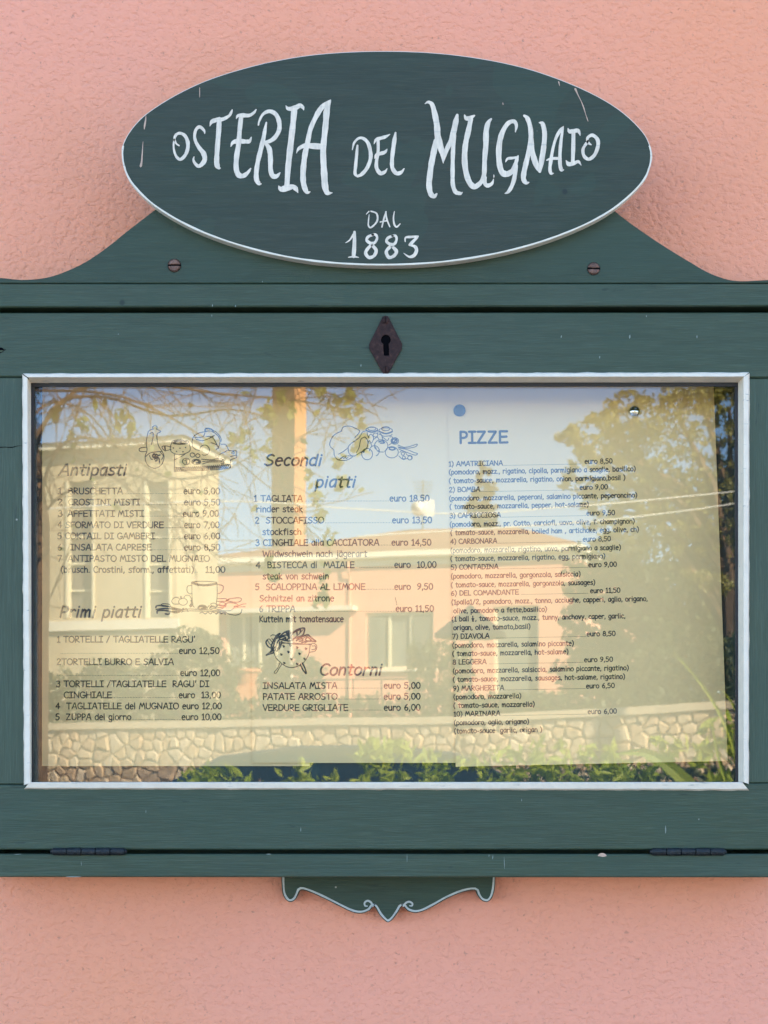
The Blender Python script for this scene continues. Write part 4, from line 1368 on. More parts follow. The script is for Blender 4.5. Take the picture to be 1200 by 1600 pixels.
sw = thing('stone_wall', 'low garden wall of pale rubble stone with a smooth coping, across the road', 'stone wall', R(600, 1180, 20))
runs = [((-40, 23.0), (720, 20.0)), ((720, 20.0), (1300, 18.3))]
rs = random.Random(3)
base = MB(); cop = MB(); low = MB()
nst = 0
for (pa, Ta), (pb, Tb) in runs:
    F = Frame(pa, Ta, pb, Tb)
    L = F.w(pb)
    za, zb = F.z(pa, 1133 if pa < 100 else 1120), F.z(pb, 1120 if pb < 1000 else 1088)
    def top(w): return za + (zb - za) * w / L - 0.09
    base.hexa([F.at(0, 0.0, -0.1), F.at(L, 0.0, -0.1), F.at(L, 0.42, -0.1), F.at(0, 0.42, -0.1),
               F.at(0, 0.0, top(0)), F.at(L, 0.0, top(L)), F.at(L, 0.42, top(L)), F.at(0, 0.42, top(0))])
    cop.hexa([F.at(0, -0.07, top(0) + .002), F.at(L, -0.07, top(L) + .002), F.at(L, 0.46, top(L) + .002), F.at(0, 0.46, top(0) + .002),
              F.at(0, -0.07, top(0) + .10), F.at(L, -0.07, top(L) + .10), F.at(L, 0.46, top(L) + .10), F.at(0, 0.46, top(0) + .10)])
    cell = 0.150
    cols = int(L / cell); 
    seeds = {}
    for j in range(-1, 15):
        for i in range(-1, cols + 1):
            seeds[(i, j)] = ((i + .5 + (0.5 if j % 2 else 0) + rs.uniform(-.36, .36)) * cell * 1.08, -(j + .5 + rs.uniform(-.33, .33)) * cell * .92)
            if rs.random() < .20: del seeds[(i, j)]
    for (i, j), (sx, sz) in seeds.items():
        if j < 0 or i < 0:
            continue
        poly = [(sx - .4, sz - .4), (sx + .4, sz - .4), (sx + .4, sz + .4), (sx - .4, sz + .4)]
        for di in (-2, -1, 0, 1, 2):
            for dj in (-2, -1, 0, 1, 2):
                q = seeds.get((i + di, j + dj))
                if not q or (di == 0 and dj == 0):
                    continue
                nx, nz = q[0] - sx, q[1] - sz
                l = math.hypot(nx, nz); nx /= l; nz /= l
                poly = clip(poly, nx, nz, ((q[0] + sx) / 2 * nx + (q[1] + sz) / 2 * nz) - 0.009)
                if not poly: break
            if not poly: break
        if poly:
            poly = clip(poly, 0, 1, -0.012)
        if len(poly) < 3:
            continue
        cxm = sum(p[0] for p in poly) / len(poly); czm = sum(p[1] for p in poly) / len(poly)
        hgt = rs.uniform(0.02, 0.055)
        mi = rs.randrange(4)
        see = j < 6
        mb = MB() if see else low
        n = len(poly)
        ring = []
        for (sc_, vv) in ((1.0, 0.0), (0.97, -hgt * .6), (0.72, -hgt)):
            for p in poly:
                w = cxm + (p[0] - cxm) * sc_; z = czm + (p[1] - czm) * sc_
                w = min(max(w, 0), L)
                ring.append(F.at(w, vv + rs.uniform(-.004, .004) * (vv != 0), top(w) + z))
        fs = []
        for lv in range(2):
            for a in range(n):
                b_ = (a + 1) % n
                fs.append((lv * n + a, lv * n + b_, (lv + 1) * n + b_, (lv + 1) * n + a))
        fs.append(tuple(range(2 * n, 3 * n)))
        mb.add(ring, fs, mi)
        if see and nst < 298:
            mb.build('stone', stone_m, sw); nst += 1
        elif see:
            low.add(ring, fs, mi)
base.build('mortar_core', MM['mortar'], sw)
cop.build('coping', MM['coping'], sw)
tag(low.build('lower_stones', stone_m, sw), None, None, None, 'stuff')
# garden terrace behind the wall
mb = MB()
Fa, Fb = Frame(-40, 23.0, 720, 20.0), Frame(720, 20.0, 1300, 18.3)
pA, pB, pC = Fa.at(0, .42, 0), Fb.at(0, .42, 0), Fb.at(Fb.w(1300), .42, 0)
ring = [pA, pB, pC, Vector((40, pC.y, 0)), Vector((40, -90, 0)), Vector((-40, -90, 0)), Vector((-40, pA.y, 0))]
mb.add([(p.x, p.y, -0.1) for p in ring] + [(p.x, p.y, GZ) for p in ring],
       [tuple(range(7)), tuple(range(7, 14))] + [(i, (i + 1) % 7, 7 + (i + 1) % 7, 7 + i) for i in range(7)])
tag(mb.build('garden_terrace', MM['lawn']), 'raised garden ground behind the rubble wall', kind='structure')

# ------------------------------------------------------------------ foliage helpers
def leaf_quads(mb, pts, size, rnd, shape=0, up=0.0):
    for p in pts:
        s = size * rnd.uniform(.6, 1.35)
        d = Vector((rnd.gauss(0, 1), rnd.gauss(0, 1), rnd.gauss(0, 1) + up)).normalized()
        e = d.cross(Vector((rnd.gauss(0, 1), rnd.gauss(0, 1), rnd.gauss(0, 1)))).normalized()
        f = d.cross(e)
        p = Vector(p)
        if shape == 0:
            mb.add([p - d * s * .5, p + e * s * .28, p + d * s * .5, p - e * s * .28], [(0, 1, 2, 3)])
        else:   # long leaf folded along its rib
            mb.add([p - d * s, p - d * s * .4 + e * s * .30 + f * s * .1, p + d * s * .35 + e * s * .28 + f * s * .1, p + d * s, p + d * s * .35 - e * s * .28 + f * s * .1, p - d * s * .4 - e * s * .30 + f * s * .1, p - d * s * .1],
                   [(0, 1, 6), (1, 2, 3, 6), (6, 3, 4, 5), (0, 6, 5)])


def branch(mb, p, d, length, r, depth, rnd, tips, bend=0.25, split=3, grav=0.0, minr=0.004):
    pts = [p]; rad = [r]
    n = 5
    q = Vector(p); dd = Vector(d).normalized()
    for i in range(n):
        dd = (dd + Vector((rnd.gauss(0, bend), rnd.gauss(0, bend), rnd.gauss(0, bend) + grav)) * .45).normalized()
        q = q + dd * length / n
        pts.append(q.copy()); rad.append(max(minr, r * (1 - .5 * (i + 1) / n)))
        if depth > 0 and i >= 1 and rnd.random() < .75:
            side = Vector((rnd.gauss(0, 1), rnd.gauss(0, 1), rnd.gauss(0, 1))); side -= side.dot(dd) * dd
            nd = (dd * .65 + side.normalized() * .75).normalized()
            branch(mb, q, nd, length * rnd.uniform(.45, .75), max(minr, rad[-1] * .6), depth - 1, rnd, tips, bend, split, grav, minr)
    mb.tube(pts, rad, 5 if r > .03 else 3, cap=False)
    if depth == 0:
        tips.append(q.copy())
    else:
        branch(mb, q, dd, length * .7, max(minr, rad[-1]), depth - 1, rnd, tips, bend, split, grav, minr)


def blob_points(rnd, c, r, n, shell=.5):
    out = []
    for _ in range(n):
        d = Vector((rnd.gauss(0, 1), rnd.gauss(0, 1), rnd.gauss(0, 1))).normalized()
        k = rnd.uniform(shell, 1) ** .6
        out.append(Vector((c[0] + d.x * r[0] * k, c[1] + d.y * r[1] * k, c[2] + d.z * r[2] * k)))
    return out


# left: nearly bare tree, its limbs arching over the whole upper left
rnd = random.Random(21)
tb = R(56, 1180, 13.0); tb.z = 0.12
t = thing('bare_tree', 'nearly bare spring tree with thin arching branches and a few yellow-green leaves', 'tree', tb)
mb = MB(); tips = []
tops = [R(60, 1000, 13.0), R(64, 820, 13.1), R(50, 700, 13.2)]
mb.tube([tb, tops[0], tops[1], tops[2], R(30, 480, 13.4)], [.11, .09, .075, .06, .03], 8)
mb.build('trunk', MM['bark'], t)
mb = MB()
for (pts, r0, dep) in [([(45, 905), (70, 800), (130, 755), (200, 740), (270, 765), (330, 740)], .022, 2), ([(48, 840), (90, 700), (170, 690), (260, 745), (350, 735), (420, 690)], .025, 2),
                  ([(44, 760), (80, 640), (160, 620), (260, 650), (360, 640), (430, 655)], .026, 2), ([(40, 700), (120, 610), (230, 600), (340, 615), (450, 625), (540, 640)], .028, 3),
                  ([(36, 620), (140, 560), (280, 560), (400, 590), (500, 610), (590, 650)], .028, 3), ([(34, 600), (120, 520), (280, 500), (450, 560), (560, 590)], .028, 3),
                  ([(46, 660), (60, 640), (90, 628), (135, 645), (180, 700), (200, 770)], .020, 2), ([(50, 980), (80, 930), (110, 860), (150, 840)], .013, 1),
                  ([(44, 740), (110, 700), (210, 770), (290, 830), (345, 870)], .018, 2), ([(40, 610), (190, 620), (330, 690), (420, 760), (480, 800)], .018, 2)]:
    w = [R(a, b_, 13.0 + .4 * rnd.uniform(-1, 1)) for a, b_ in pts]
    w = [Vector(q) for q in catmull([tuple(x) for x in w], 4)]
    n = len(w)
    rad = [max(.005, r0 * .74 * (1 - .78 * i / n)) for i in range(n)]
    mb.tube(w, rad, 5, cap=False)
    for i in range(3, n, 2):
        dd = (w[i] - w[i - 1]).normalized()
        for _ in range(2):
            side = Vector((rnd.gauss(0, .6), rnd.gauss(0, .5), rnd.gauss(0, 1)))
            branch(mb, w[i], (dd * .6 + side.normalized() * .8).normalized(), rnd.uniform(.28, .6), max(.005, rad[i] * .5), min(dep - 1, 1), rnd, tips, .22, 3, 0, .0042)
mb.build('branches', MM['bark'], t)
mb = MB()
lp = []
for (a, b_) in [(415, 640), (425, 655), (440, 620), (520, 630), (540, 645), (560, 635), (565, 665), (500, 610), (455, 640), (365, 680), (385, 672), (330, 690), (205, 665), (190, 650), (420, 700), (490, 770), (535, 760), (560, 700), (395, 705),
                (530, 720), (515, 835), (500, 800), (480, 745), (570, 690), (545, 610), (110, 690), (130, 665), (85, 655), (505, 905), (510, 925), (500, 940), (420, 880), (430, 895)]:
    lp += blob_points(rnd, R(a, b_, 12.9), (.060, .05, .11), 12, 0)
lp += [q + Vector((rnd.gauss(0, .03), rnd.gauss(0, .03), rnd.gauss(-.02, .03))) for q in tips if rnd.random() < .12]
leaf_quads(mb, lp, .10, rnd)
mb.build('leaves', MM['leaf_sparse'], t, fix=False)


def leafy_tree(name, label, px, py_base, T, blobs, leaf, trunk_r, seed, size, n, group=None, limbs=True, cat='tree'):
    rnd = random.Random(seed)
    b0 = R(px, py_base, T); b0.z = GZ
    t = thing(name, label, cat, b0, group)
    mb = MB()
    cs = []
    for (bx, by, rx, ry, dT) in blobs:
        c = R(bx, by, T + dT)
        k = (T + dT + VY) / FP
        cs.append((c, (rx * k, rx * k * .8, ry * k)))
    mid = b0 + Vector((0, 0, (cs[0][0].z - b0.z) * .45))
    mb.tube([b0, mid, cs[0][0]], [trunk_r, trunk_r * .8, trunk_r * .35], 8)
    mb.build('trunk', MM['bark'], t)
    mb2 = MB()
    tips = []
    if limbs:
        for c, r in cs:
            st = mid + (cs[0][0] - mid) * rnd.uniform(0, .7)
            d = c - st
            m_ = st + d * .5 + Vector((rnd.gauss(0, .2), rnd.gauss(0, .2), .2))
            mb2.tube([st, m_, c], [trunk_r * .4, trunk_r * .28, trunk_r * .10], 5, cap=False)
            for _ in range(4):
                branch(mb2, m_ + (c - m_) * rnd.random(), (d.normalized() + Vector((rnd.gauss(0, .8), rnd.gauss(0, .8), rnd.gauss(0, .8)))).normalized(), r[0] * .5, trunk_r * .1, 1, rnd, tips, .3, 3, 0, .007)
        mb2.build('branches', MM['bark'], t)
    mb3 = MB()
    tot = sum(r[0] * r[2] for c, r in cs)
    for c, r in cs:
        m_ = max(4, int(n * r[0] * r[2] / tot / 26))
        for _ in range(m_):      # clumps inside each mass
            cc = blob_points(rnd, c, r, 1, .25)[0]
            cr = min(r) * rnd.uniform(.16, .34)
            leaf_quads(mb3, blob_points(rnd, cc, (cr * 1.2, cr * 1.1, cr * .8), 26, .1), size, rnd)
    for q in tips:
        leaf_quads(mb3, blob_points(rnd, q, (.12, .12, .12), 6, 0), size, rnd)
    mb3.build('crown', leaf, t, fix=False)
    return t


leafy_tree('broad_tree', 'tall airy broadleaf tree with olive-yellow leaves and gaps of sky', 1148, 1180, 24,
           [(1135, 800, 70, 90, 0), (930, 690, 60, 48, 0), (985, 660, 56, 48, .5), (1060, 650, 70, 60, -.5), (1140, 640, 60, 60, 0), (1010, 740, 80, 46, 0), (1090, 760, 70, 60, .5),
            (920, 745, 44, 34, .5), (960, 800, 60, 42, .4), (1040, 820, 70, 50, 0), (1110, 880, 60, 60, 0), (960, 690, 30, 70, 0), (890, 690, 26, 24, 0), (1180, 720, 50, 90, 0), (1090, 600, 70, 40, 0), (1160, 560, 60, 50, 0)],
           MM['leaf_light'], .26, 31, .085, 17500)
leafy_tree('dense_tree', 'dense dark green tree filling the space right of the pink house', 1010, 1180, 27,
           [(1000, 930, 110, 90, 0), (1080, 960, 100, 110, 0), (930, 960, 60, 90, 1), (950, 880, 60, 50, 1), (1150, 1000, 80, 100, 0), (1030, 1040, 120, 70, -1), (940, 1040, 70, 60, -1)],
           MM['leaf_dark'], .22, 32, .13, 19000, limbs=False)
leafy_tree('thin_conifer', 'thin sparse brownish conifer rising behind the pink roof', 756, 1180, 52,
           [(756, 800, 16, 60, 0), (752, 735, 14, 20, 0), (758, 765, 20, 16, 0), (750, 795, 24, 18, 0), (766, 830, 30, 24, 0), (744, 850, 34, 26, 0), (790, 862, 26, 18, 0), (720, 866, 20, 14, 0)],
           MM['leaf_conifer'], .12, 33, .16, 3200)


def hedge(name, label, poly, T, depth, leaf, seed, size, n, cat='hedge', zb=GZ, group=None, holes=0.0, shape=0):
    """poly: outline of measured spots; filled with leaf clumps through its depth"""
    rnd = random.Random(seed)
    xs = [p[0] for p in poly]; ys = [p[1] for p in poly]
    c = R((min(xs) + max(xs)) / 2, max(ys), T); c.z = max(zb, min(c.z, 3))
    t = thing(name, label, cat, c, group)
    def inside(x, y):
        r_ = False
        for i in range(len(poly)):
            (x1, y1), (x2, y2) = poly[i - 1], poly[i]
            if (y1 > y) != (y2 > y) and x < (x2 - x1) * (y - y1) / (y2 - y1) + x1:
                r_ = not r_
        return r_
    mb = MB(); k = 0; stems = MB()
    while k < n:
        x, y = rnd.uniform(min(xs), max(xs)), rnd.uniform(min(ys), max(ys))
        if not inside(x, y):
            continue
        dT = rnd.random() ** 1.7 * depth
        p = R(x, y, T); p.y -= dT
        cr = size * rnd.uniform(.7, 1.6)
        leaf_quads(mb, blob_points(rnd, p, (cr, cr, cr), 9, .1), size, rnd, shape)
        k += 9
        if rnd.random() < .02:
            stems.tube([(p.x, p.y, max(zb, p.z - 1.2)), (p.x + rnd.gauss(0, .05), p.y, p.z)], [.018, .006], 4, cap=False)
    if not stems.v:
        stems.tube([c, c + Vector((0, 0, .3))], [.01, .01], 4)
    stems.build('stems', MM['bark'], t)
    mb.build('foliage', leaf, t, fix=False)
    return t


# house first, so that the hedges stand in front of it
FH = Frame(300, 42.0, 905, 38.9)
house = thing('pink_house', 'single-storey salmon pink house with white fascia and low hipped roof across the road', 'house', FH.at(FH.w(600), 0, GZ))
w0, w1 = 0.0, FH.w(905)
ez0, ez1 = FH.z(300, 897), FH.z(905, 872)
ez = (ez0 + ez1) / 2
# openings: (px0, px1, py0, py1)
ops = [(352, 456, 958, 1062), (572, 676, 956, 1045), (772, 842, 946, 1092), (329, 345, 966, 978)]
wops = sorted([(FH.w(a), FH.w(b_), FH.z((a + b_) / 2, d), FH.z((a + b_) / 2, c)) for a, b_, c, d in ops])
mb = MB()
cur = w0
for (a, b_, z0, z1) in wops:
    if a > cur:
        mb.fbox(FH, cur, a, 0, .3, GZ - .1, ez)
    z0 = max(z0, GZ)
    if z0 > GZ + .01:
        mb.fbox(FH, a, b_, 0, .3, GZ - .1, z0)
    mb.fbox(FH, a, b_, 0, .3, z1, ez)
    cur = b_
mb.fbox(FH, cur, w1, 0, .3, GZ - .1, ez)
mb.fbox(FH, w0, w0 + .3, .31, 9, GZ - .1, ez)
mb.fbox(FH, w1 - .3, w1, .31, 9, GZ - .1, ez)
mb.fbox(FH, w0 + .31, w1 - .31, 8.7, 9, GZ - .1, ez)
mb.build('wall', MM['pink'], house)
mb = MB()
mb.fbox(FH, w0 - .1, w1 + .04, -.05, 9.5, ez + .003, ez + .16)
mb.fbox(FH, w0 - .15, w1 + .08, -.12, 9.6, ez + .163, ez + .36)
mb.build('fascia', MM['fascia'], house)
mb = MB()
zt = ez + .363
rz = FH.z(640, 838) + .45
wr0, wr1 = FH.w(560), FH.w(740)
q = [FH.at(w0 - .15, -.12, zt), FH.at(w1 + .08, -.12, zt), FH.at(w1 + .08, 9.6, zt), FH.at(w0 - .15, 9.6, zt), FH.at(wr0, 4.5, rz + .35), FH.at(wr1, 4.5, rz + .30)]
mb.add(q, [(0, 1, 5, 4), (1, 2, 5), (2, 3, 4, 5), (3, 0, 4), (0, 3, 2, 1)])
mb.build('roof', MM['rooftile'], house)
for (a, b_, c, d), fr in zip(ops, (4, 3, 1, 1)):
    wa, wb = FH.w(a), FH.w(b_); z0 = max(FH.z((a + b_) / 2, d), GZ); z1 = FH.z((a + b_) / 2, c)
    mb = MB(); th = .07
    mb.fbox(FH, wa + .002, wb - .002, .10, .16, z1 - th, z1 - .002)
    mb.fbox(FH, wa + .002, wb - .002, .10, .16, z0 + .002, z0 + th)
    for i in range(fr + 1):
        w = wa + (wb - wa - th) * i / fr
        mb.fbox(FH, w + .002, w + th - .002, .10, .16, z0 + th + .002, z1 - th - .002)
    win = mb.build('window', MM['frame'] if b_ - a > 30 else MM['rail'], house)
    mb = MB(); mb.fbox(FH, wa + .01, wb - .01, .17, .2, z0 + .01, z1 - .01)
    mb.build('pane', MM['shutter'], win)
    if fr == 3:
        for i in (0, 2):
            mb = MB()
            wl = wa + (wb - wa) * (0.04 if i == 0 else .70)
            nl = 14
            for k in range(nl):
                z = z0 + .1 + (z1 - z0 - .2) * k / nl
                mb.fbox(FH, wl, wl + (wb - wa) * .24, .05, .09, z, z + (z1 - z0 - .2) / nl * .7)
            mb.build('shutter', MM['shutter'], house)
mb = MB(); mb.fbox(FH, FH.w(320), FH.w(560), -.45, -.02, FH.z(440, 958), FH.z(440, 951))
mb.build('porch_canopy', MM['fascia'], house)
for px in (463,):
    mb = MB(); w = FH.w(px); mb.tube([FH.at(w, -.38, GZ), FH.at(w, -.38, FH.z(px, 959))], [.035, .035], 8)
    mb.build('post', MM['fascia'], house)
mb = MB()
mb.tube([FH.at(w0 - .1, -.18, ez + .22), FH.at(w1 + .05, -.18, ez + .22)], [.05, .05], 8)
mb.build('gutter', MM['fascia'], house)
mb = MB(); wq = FH.w(548)
mb.tube([FH.at(wq, -.18, ez + .16), FH.at(wq, -.16, ez - .1), FH.at(wq, -.045, ez - .25), FH.at(wq, -.045, GZ)], [.03, .03, .03, .03], 8)
mb.build('downpipe', MM['pink'], house)
mb = MB(); mb.fbox(FH, FH.w(565), FH.w(683), -.10, -.002, FH.z(620, 1049), FH.z(620, 1045.5)); mb.build('window_sill', MM['fascia'], house)
# satellite dish on its mast
wd = FH.w(588); pz = FH.z(588, 838)
pd = FH.at(wd, 4.2, rz + .3)
t = thing('satellite_dish', 'white satellite dish and aerial on a mast above the pink house roof', 'satellite dish', pd)
mb = MB(); mb.tube([pd, pd + Vector((0, 0, 1.35))], [.025, .02], 6)
for k in range(5):
    mb.tube([pd + Vector((-.28 + .02 * k, 0, 1.3 - .09 * k)), pd + Vector((.28 - .02 * k, 0, 1.3 - .09 * k))], [.01, .01], 4)
mb.build('mast', MM['rail'], t)
mb = MB()
c = pd + Vector((-.12, .12, .55))
mb.lathe((c.x, c.y, c.z), [(.21, .04), (.14, .0), (.02, -.03), (.02, -.04), (.15, -.01), (.22, .03)], 20, 'y')
mb.build('dish', MM['dish'], t, smooth=True)
mb = MB(); mb.tube([c + Vector((0, 0, -.3)), c + Vector((0, .4, 0))], [.012, .02], 5)
mb.build('feed_arm', MM['dish'], t)
mb = MB(); mb.box((pd.x + .06, pd.y + .03, pd.z + .35), (pd.x + .32, pd.y + .07, pd.z + .80)); mb.build('panel_antenna', MM['dish'], t)

# cream villa with tall windows
FT = Frame(56, 31.0, 276, 30.2)
vil = thing('cream_villa', 'tall cream house with long narrow windows and overhanging eaves, left of the pink house', 'house', FT.at(FT.w(180), 0, GZ))
wA, wB = 0, FT.w(276)
ze = FT.z(190, 700)
tops_ = [(103, 148, 752, 966), (226, 268, 752, 966)]
tw_ = [(FT.w(a), FT.w(b_), FT.z((a + b_) / 2, d), FT.z((a + b_) / 2, c)) for a, b_, c, d in tops_]
mb = MB(); cur = wA
for (a, b_, z0, z1) in tw_:
    mb.fbox(FT, cur, a, 0, .3, GZ - .1, ze)
    mb.fbox(FT, a, b_, 0, .3, GZ - .1, z0)
    mb.fbox(FT, a, b_, 0, .3, z1, ze)
    cur = b_
mb.fbox(FT, cur, wB, 0, .3, GZ - .1, ze)
mb.fbox(FT, wA, wA + .3, .31, 2.2, GZ - .1, ze)
mb.fbox(FT, wB - .3, wB, .31, 2.2, GZ - .1, ze)
mb.fbox(FT, wA + .31, wB - .31, 1.9, 2.2, GZ - .1, ze)
mb.build('wall', MM['cream'], vil)
mb = MB()
mb.fbox(FT, wA - .15, wB + .22, -.22, 2.4, ze + .003, ze + .12)
mb.build('eaves', MM['fascia'], vil)
mb = MB()
q = [FT.at(wA - .2, -.28, ze + .123), FT.at(wB + .28, -.28, ze + .123), FT.at(wB + .28, 2.5, ze + .123), FT.at(wA - .2, 2.5, ze + .123), FT.at(FT.w(190), 1.1, ze + .38)]
mb.add(q, [(0, 1, 4), (1, 2, 4), (2, 3, 4), (3, 0, 4), (0, 3, 2, 1)])
mb.build('roof', MM['rooftile'], vil)
mb = MB(); mb.fbox(FT, wA - .06, wB + .06, -.08, -.002, FT.z(180, 985), FT.z(180, 970)); mb.build('string_course', MM['fascia'], vil)
for (wa, wb, z0, z1) in tw_:
    mb = MB(); th = .05
    for (a, b_) in ((wa, wa + th), (wb - th, wb)):
        mb.fbox(FT, a + .002, b_ - .002, -.03, .14, z0, z1 - .002)
    for k in range(1, 5):
        z = z0 + (z1 - z0) * k / 5
        mb.fbox(FT, wa + th, wb - th, .10, .14, z - .02, z + .02)
    win = mb.build('window', MM['frame'], vil)
    mb = MB(); mb.fbox(FT, wa + .01, wb - .01, .15, .18, z0 + .01, z1 - .01)
    mb.build('pane', MM['tallpane'], win)

# tall square chimney stack, turned so that its narrow side catches the sun
cA = R(425, 1180, 55); cB = R(460, 1180, 52.6); cD = R(478, 1180, 53.2)
st_ = thing('chimney_stack', 'tall square orange brick chimney standing behind the pink house', 'chimney', Vector((cB.x, cB.y, 0)))
mb = MB()
A_, B_, D_ = [Vector((p.x, p.y, 0)) for p in (cA, cB, cD)]
E_ = D_ + (A_ - B_)
E_ = Vector((E_.x, E_.y, 0))
for (z0, z1, k) in ((0, 20.0, 1.0), (20.0, 20.5, 1.12), (20.5, 21.2, 1.0)):
    cc = (A_ + D_) / 2
    q = [cc + (p - cc) * k for p in (B_, D_, E_, A_)]
    mb.hexa([(p.x, p.y, z0 + .001) for p in q] + [(p.x, p.y, z1) for p in q])
mb.build('shaft', MM['brickstack'], st_)

# garden things
def pot(px, py, T, r, h, label):
    c = R(px, py, T); c.z = max(c.z, GZ)
    t = thing('terracotta_pot', label, 'plant pot', c, 'terracotta pots in the garden')
    mb = MB(); mb.lathe((c.x, c.y, c.z), [(r * .6, 0), (r * .95, h * .8), (r * 1.1, h * .82), (r * 1.1, h), (r * .9, h), (r * .85, h * .9)], 16)
    mb.build('pot', MM['terracotta'], t)
    mb = MB(); leaf_quads(mb, blob_points(random.Random(int(px)), c + Vector((0, 0, h * 1.3)), (r * 1.2, r * 1.2, r), 60, 0), .09, random.Random(4))
    mb.build('plant', MM['leaf_dark'], t, fix=False)
    return c
def plinth(px, T, top, r):
    c = R(px, 1180, T)
    mb = MB(); mb.box((c.x - r, c.y - r, GZ), (c.x + r, c.y + r, top))
    tag(mb.build('pedestal', MM['terracotta']), 'square pinkish garden pedestal carrying the round terracotta pot', 'pedestal')
zt_ = R(385, 1072, 28).z
plinth(385, 28, zt_, .17)
pot(385, 1072, 28, .24, .30, 'big round terracotta pot on a pedestal in front of the pink house')
Frl = Frame(380, 30, 640, 29)
t = thing('garden_railing', 'thin dark metal railing in front of the pink house', 'railing', Frl.at(1.5, 0, GZ))
L = Frl.w(640)
for z in (1062, 1106):
    mb = MB(); zz = Frl.z(510, z); mb.tube([Frl.at(0, 0, zz), Frl.at(L, 0, zz)], [.016, .016], 6); mb.build('rail', MM['rail'], t)
for k in range(7):
    mb = MB(); w = L * k / 6; mb.tube([Frl.at(w, .03, GZ), Frl.at(w, .03, Frl.z(510, 1060))], [.014, .014], 6); mb.build('post', MM['rail'], t)
# closed-cornered parasol
pc = R(735, 1180, 27); pc.z = GZ
t = thing('garden_parasol', 'dark open parasol on a pale pole at the right end of the pink house', 'parasol', pc)
mb = MB(); ztip, zrim = R(750, 944, 27).z, R(735, 990, 27).z
mb.tube([pc, Vector((pc.x, pc.y, ztip))], [.025, .02], 8); mb.build('pole', MM['fascia'], t)
mb = MB(); ring = [Vector((pc.x + .62 * math.cos(RAD(60 * i)), pc.y + .62 * math.sin(RAD(60 * i)), zrim)) for i in range(6)]
mb.add([Vector((pc.x, pc.y, ztip))] + ring + [r_ - Vector((0, 0, .08)) for r_ in ring], [(0, i + 1, (i + 1) % 6 + 1) for i in range(6)] + [(i + 1, (i + 1) % 6 + 1, (i + 1) % 6 + 7, i + 7) for i in range(6)])
mb.build('canopy', MM['awning'], t)

hedge('hedge', 'tall rounded dark hedge below the cream house windows', [(62, 1055), (110, 1040), (170, 1030), (215, 1040), (255, 1000), (300, 978), (340, 1000), (360, 1040), (372, 1150), (40, 1150)], 25.5, 1.5, MM['leaf_dark'], 41, .10, 9000)
hedge('round_bush', 'rounded bush behind the railing near the porch', [(400, 1040), (430, 1022), (470, 1018), (498, 1032), (506, 1060), (500, 1100), (398, 1100)], 31, 1.0, MM['leaf_dark'], 42, .09, 2600, 'bush')
hedge('clipped_hedge', 'low clipped hedge along the top of the rubble wall', [(330, 1096), (640, 1090), (650, 1150), (330, 1150)], 24.5, 1.0, MM['leaf_dark'], 43, .08, 5200)
hedge('square_bush', 'tall square-cut dark bush between the house window and the parasol', [(640, 1012), (655, 1002), (700, 1000), (735, 1010), (740, 1150), (640, 1150)], 24, 1.2, MM['leaf_dark'], 44, .08, 4200, 'bush')
hedge('long_hedge', 'long dark hedge on the right-hand stretch of the rubble wall', [(735, 1090), (900, 1080), (905, 1035), (1000, 1020), (1180, 990), (1180, 1140), (735, 1140)], 20.5, 1.4, MM['leaf_dark'], 45, .09, 12000)

# cables between the houses
for lab, pts, T in (('upper pale cable crossing above the pink roof and sloping up to the right', [(-200, 812), (300, 783), (560, 795), (720, 803), (900, 791), (1050, 778), (1300, 750)], 16),
                    ('lower pale cable crossing in front of the airy tree', [(560, 838), (760, 826), (950, 812), (1150, 786), (1400, 740)], 16.5)):
    mb = MB(); w = catmull([tuple(R(a, b_, T)) for a, b_ in pts], 5)
    mb.tube(w, [.0075] * len(w), 5)
    tag(mb.build('overhead_cable', MM['wire']), lab, 'cable')
for px, T, lab in ((-230, 16.2, 'slim wooden cable pole at the left end of the road'), (1420, 16.2, 'slim wooden cable pole at the right end of the road')):
    c = R(px, 1180, T)
    mb = MB(); mb.tube([(c.x, c.y, 0), (c.x, c.y, 5.2)], [.10, .075], 10)
    tag(mb.build('cable_pole', MM['bark']), lab, 'pole')

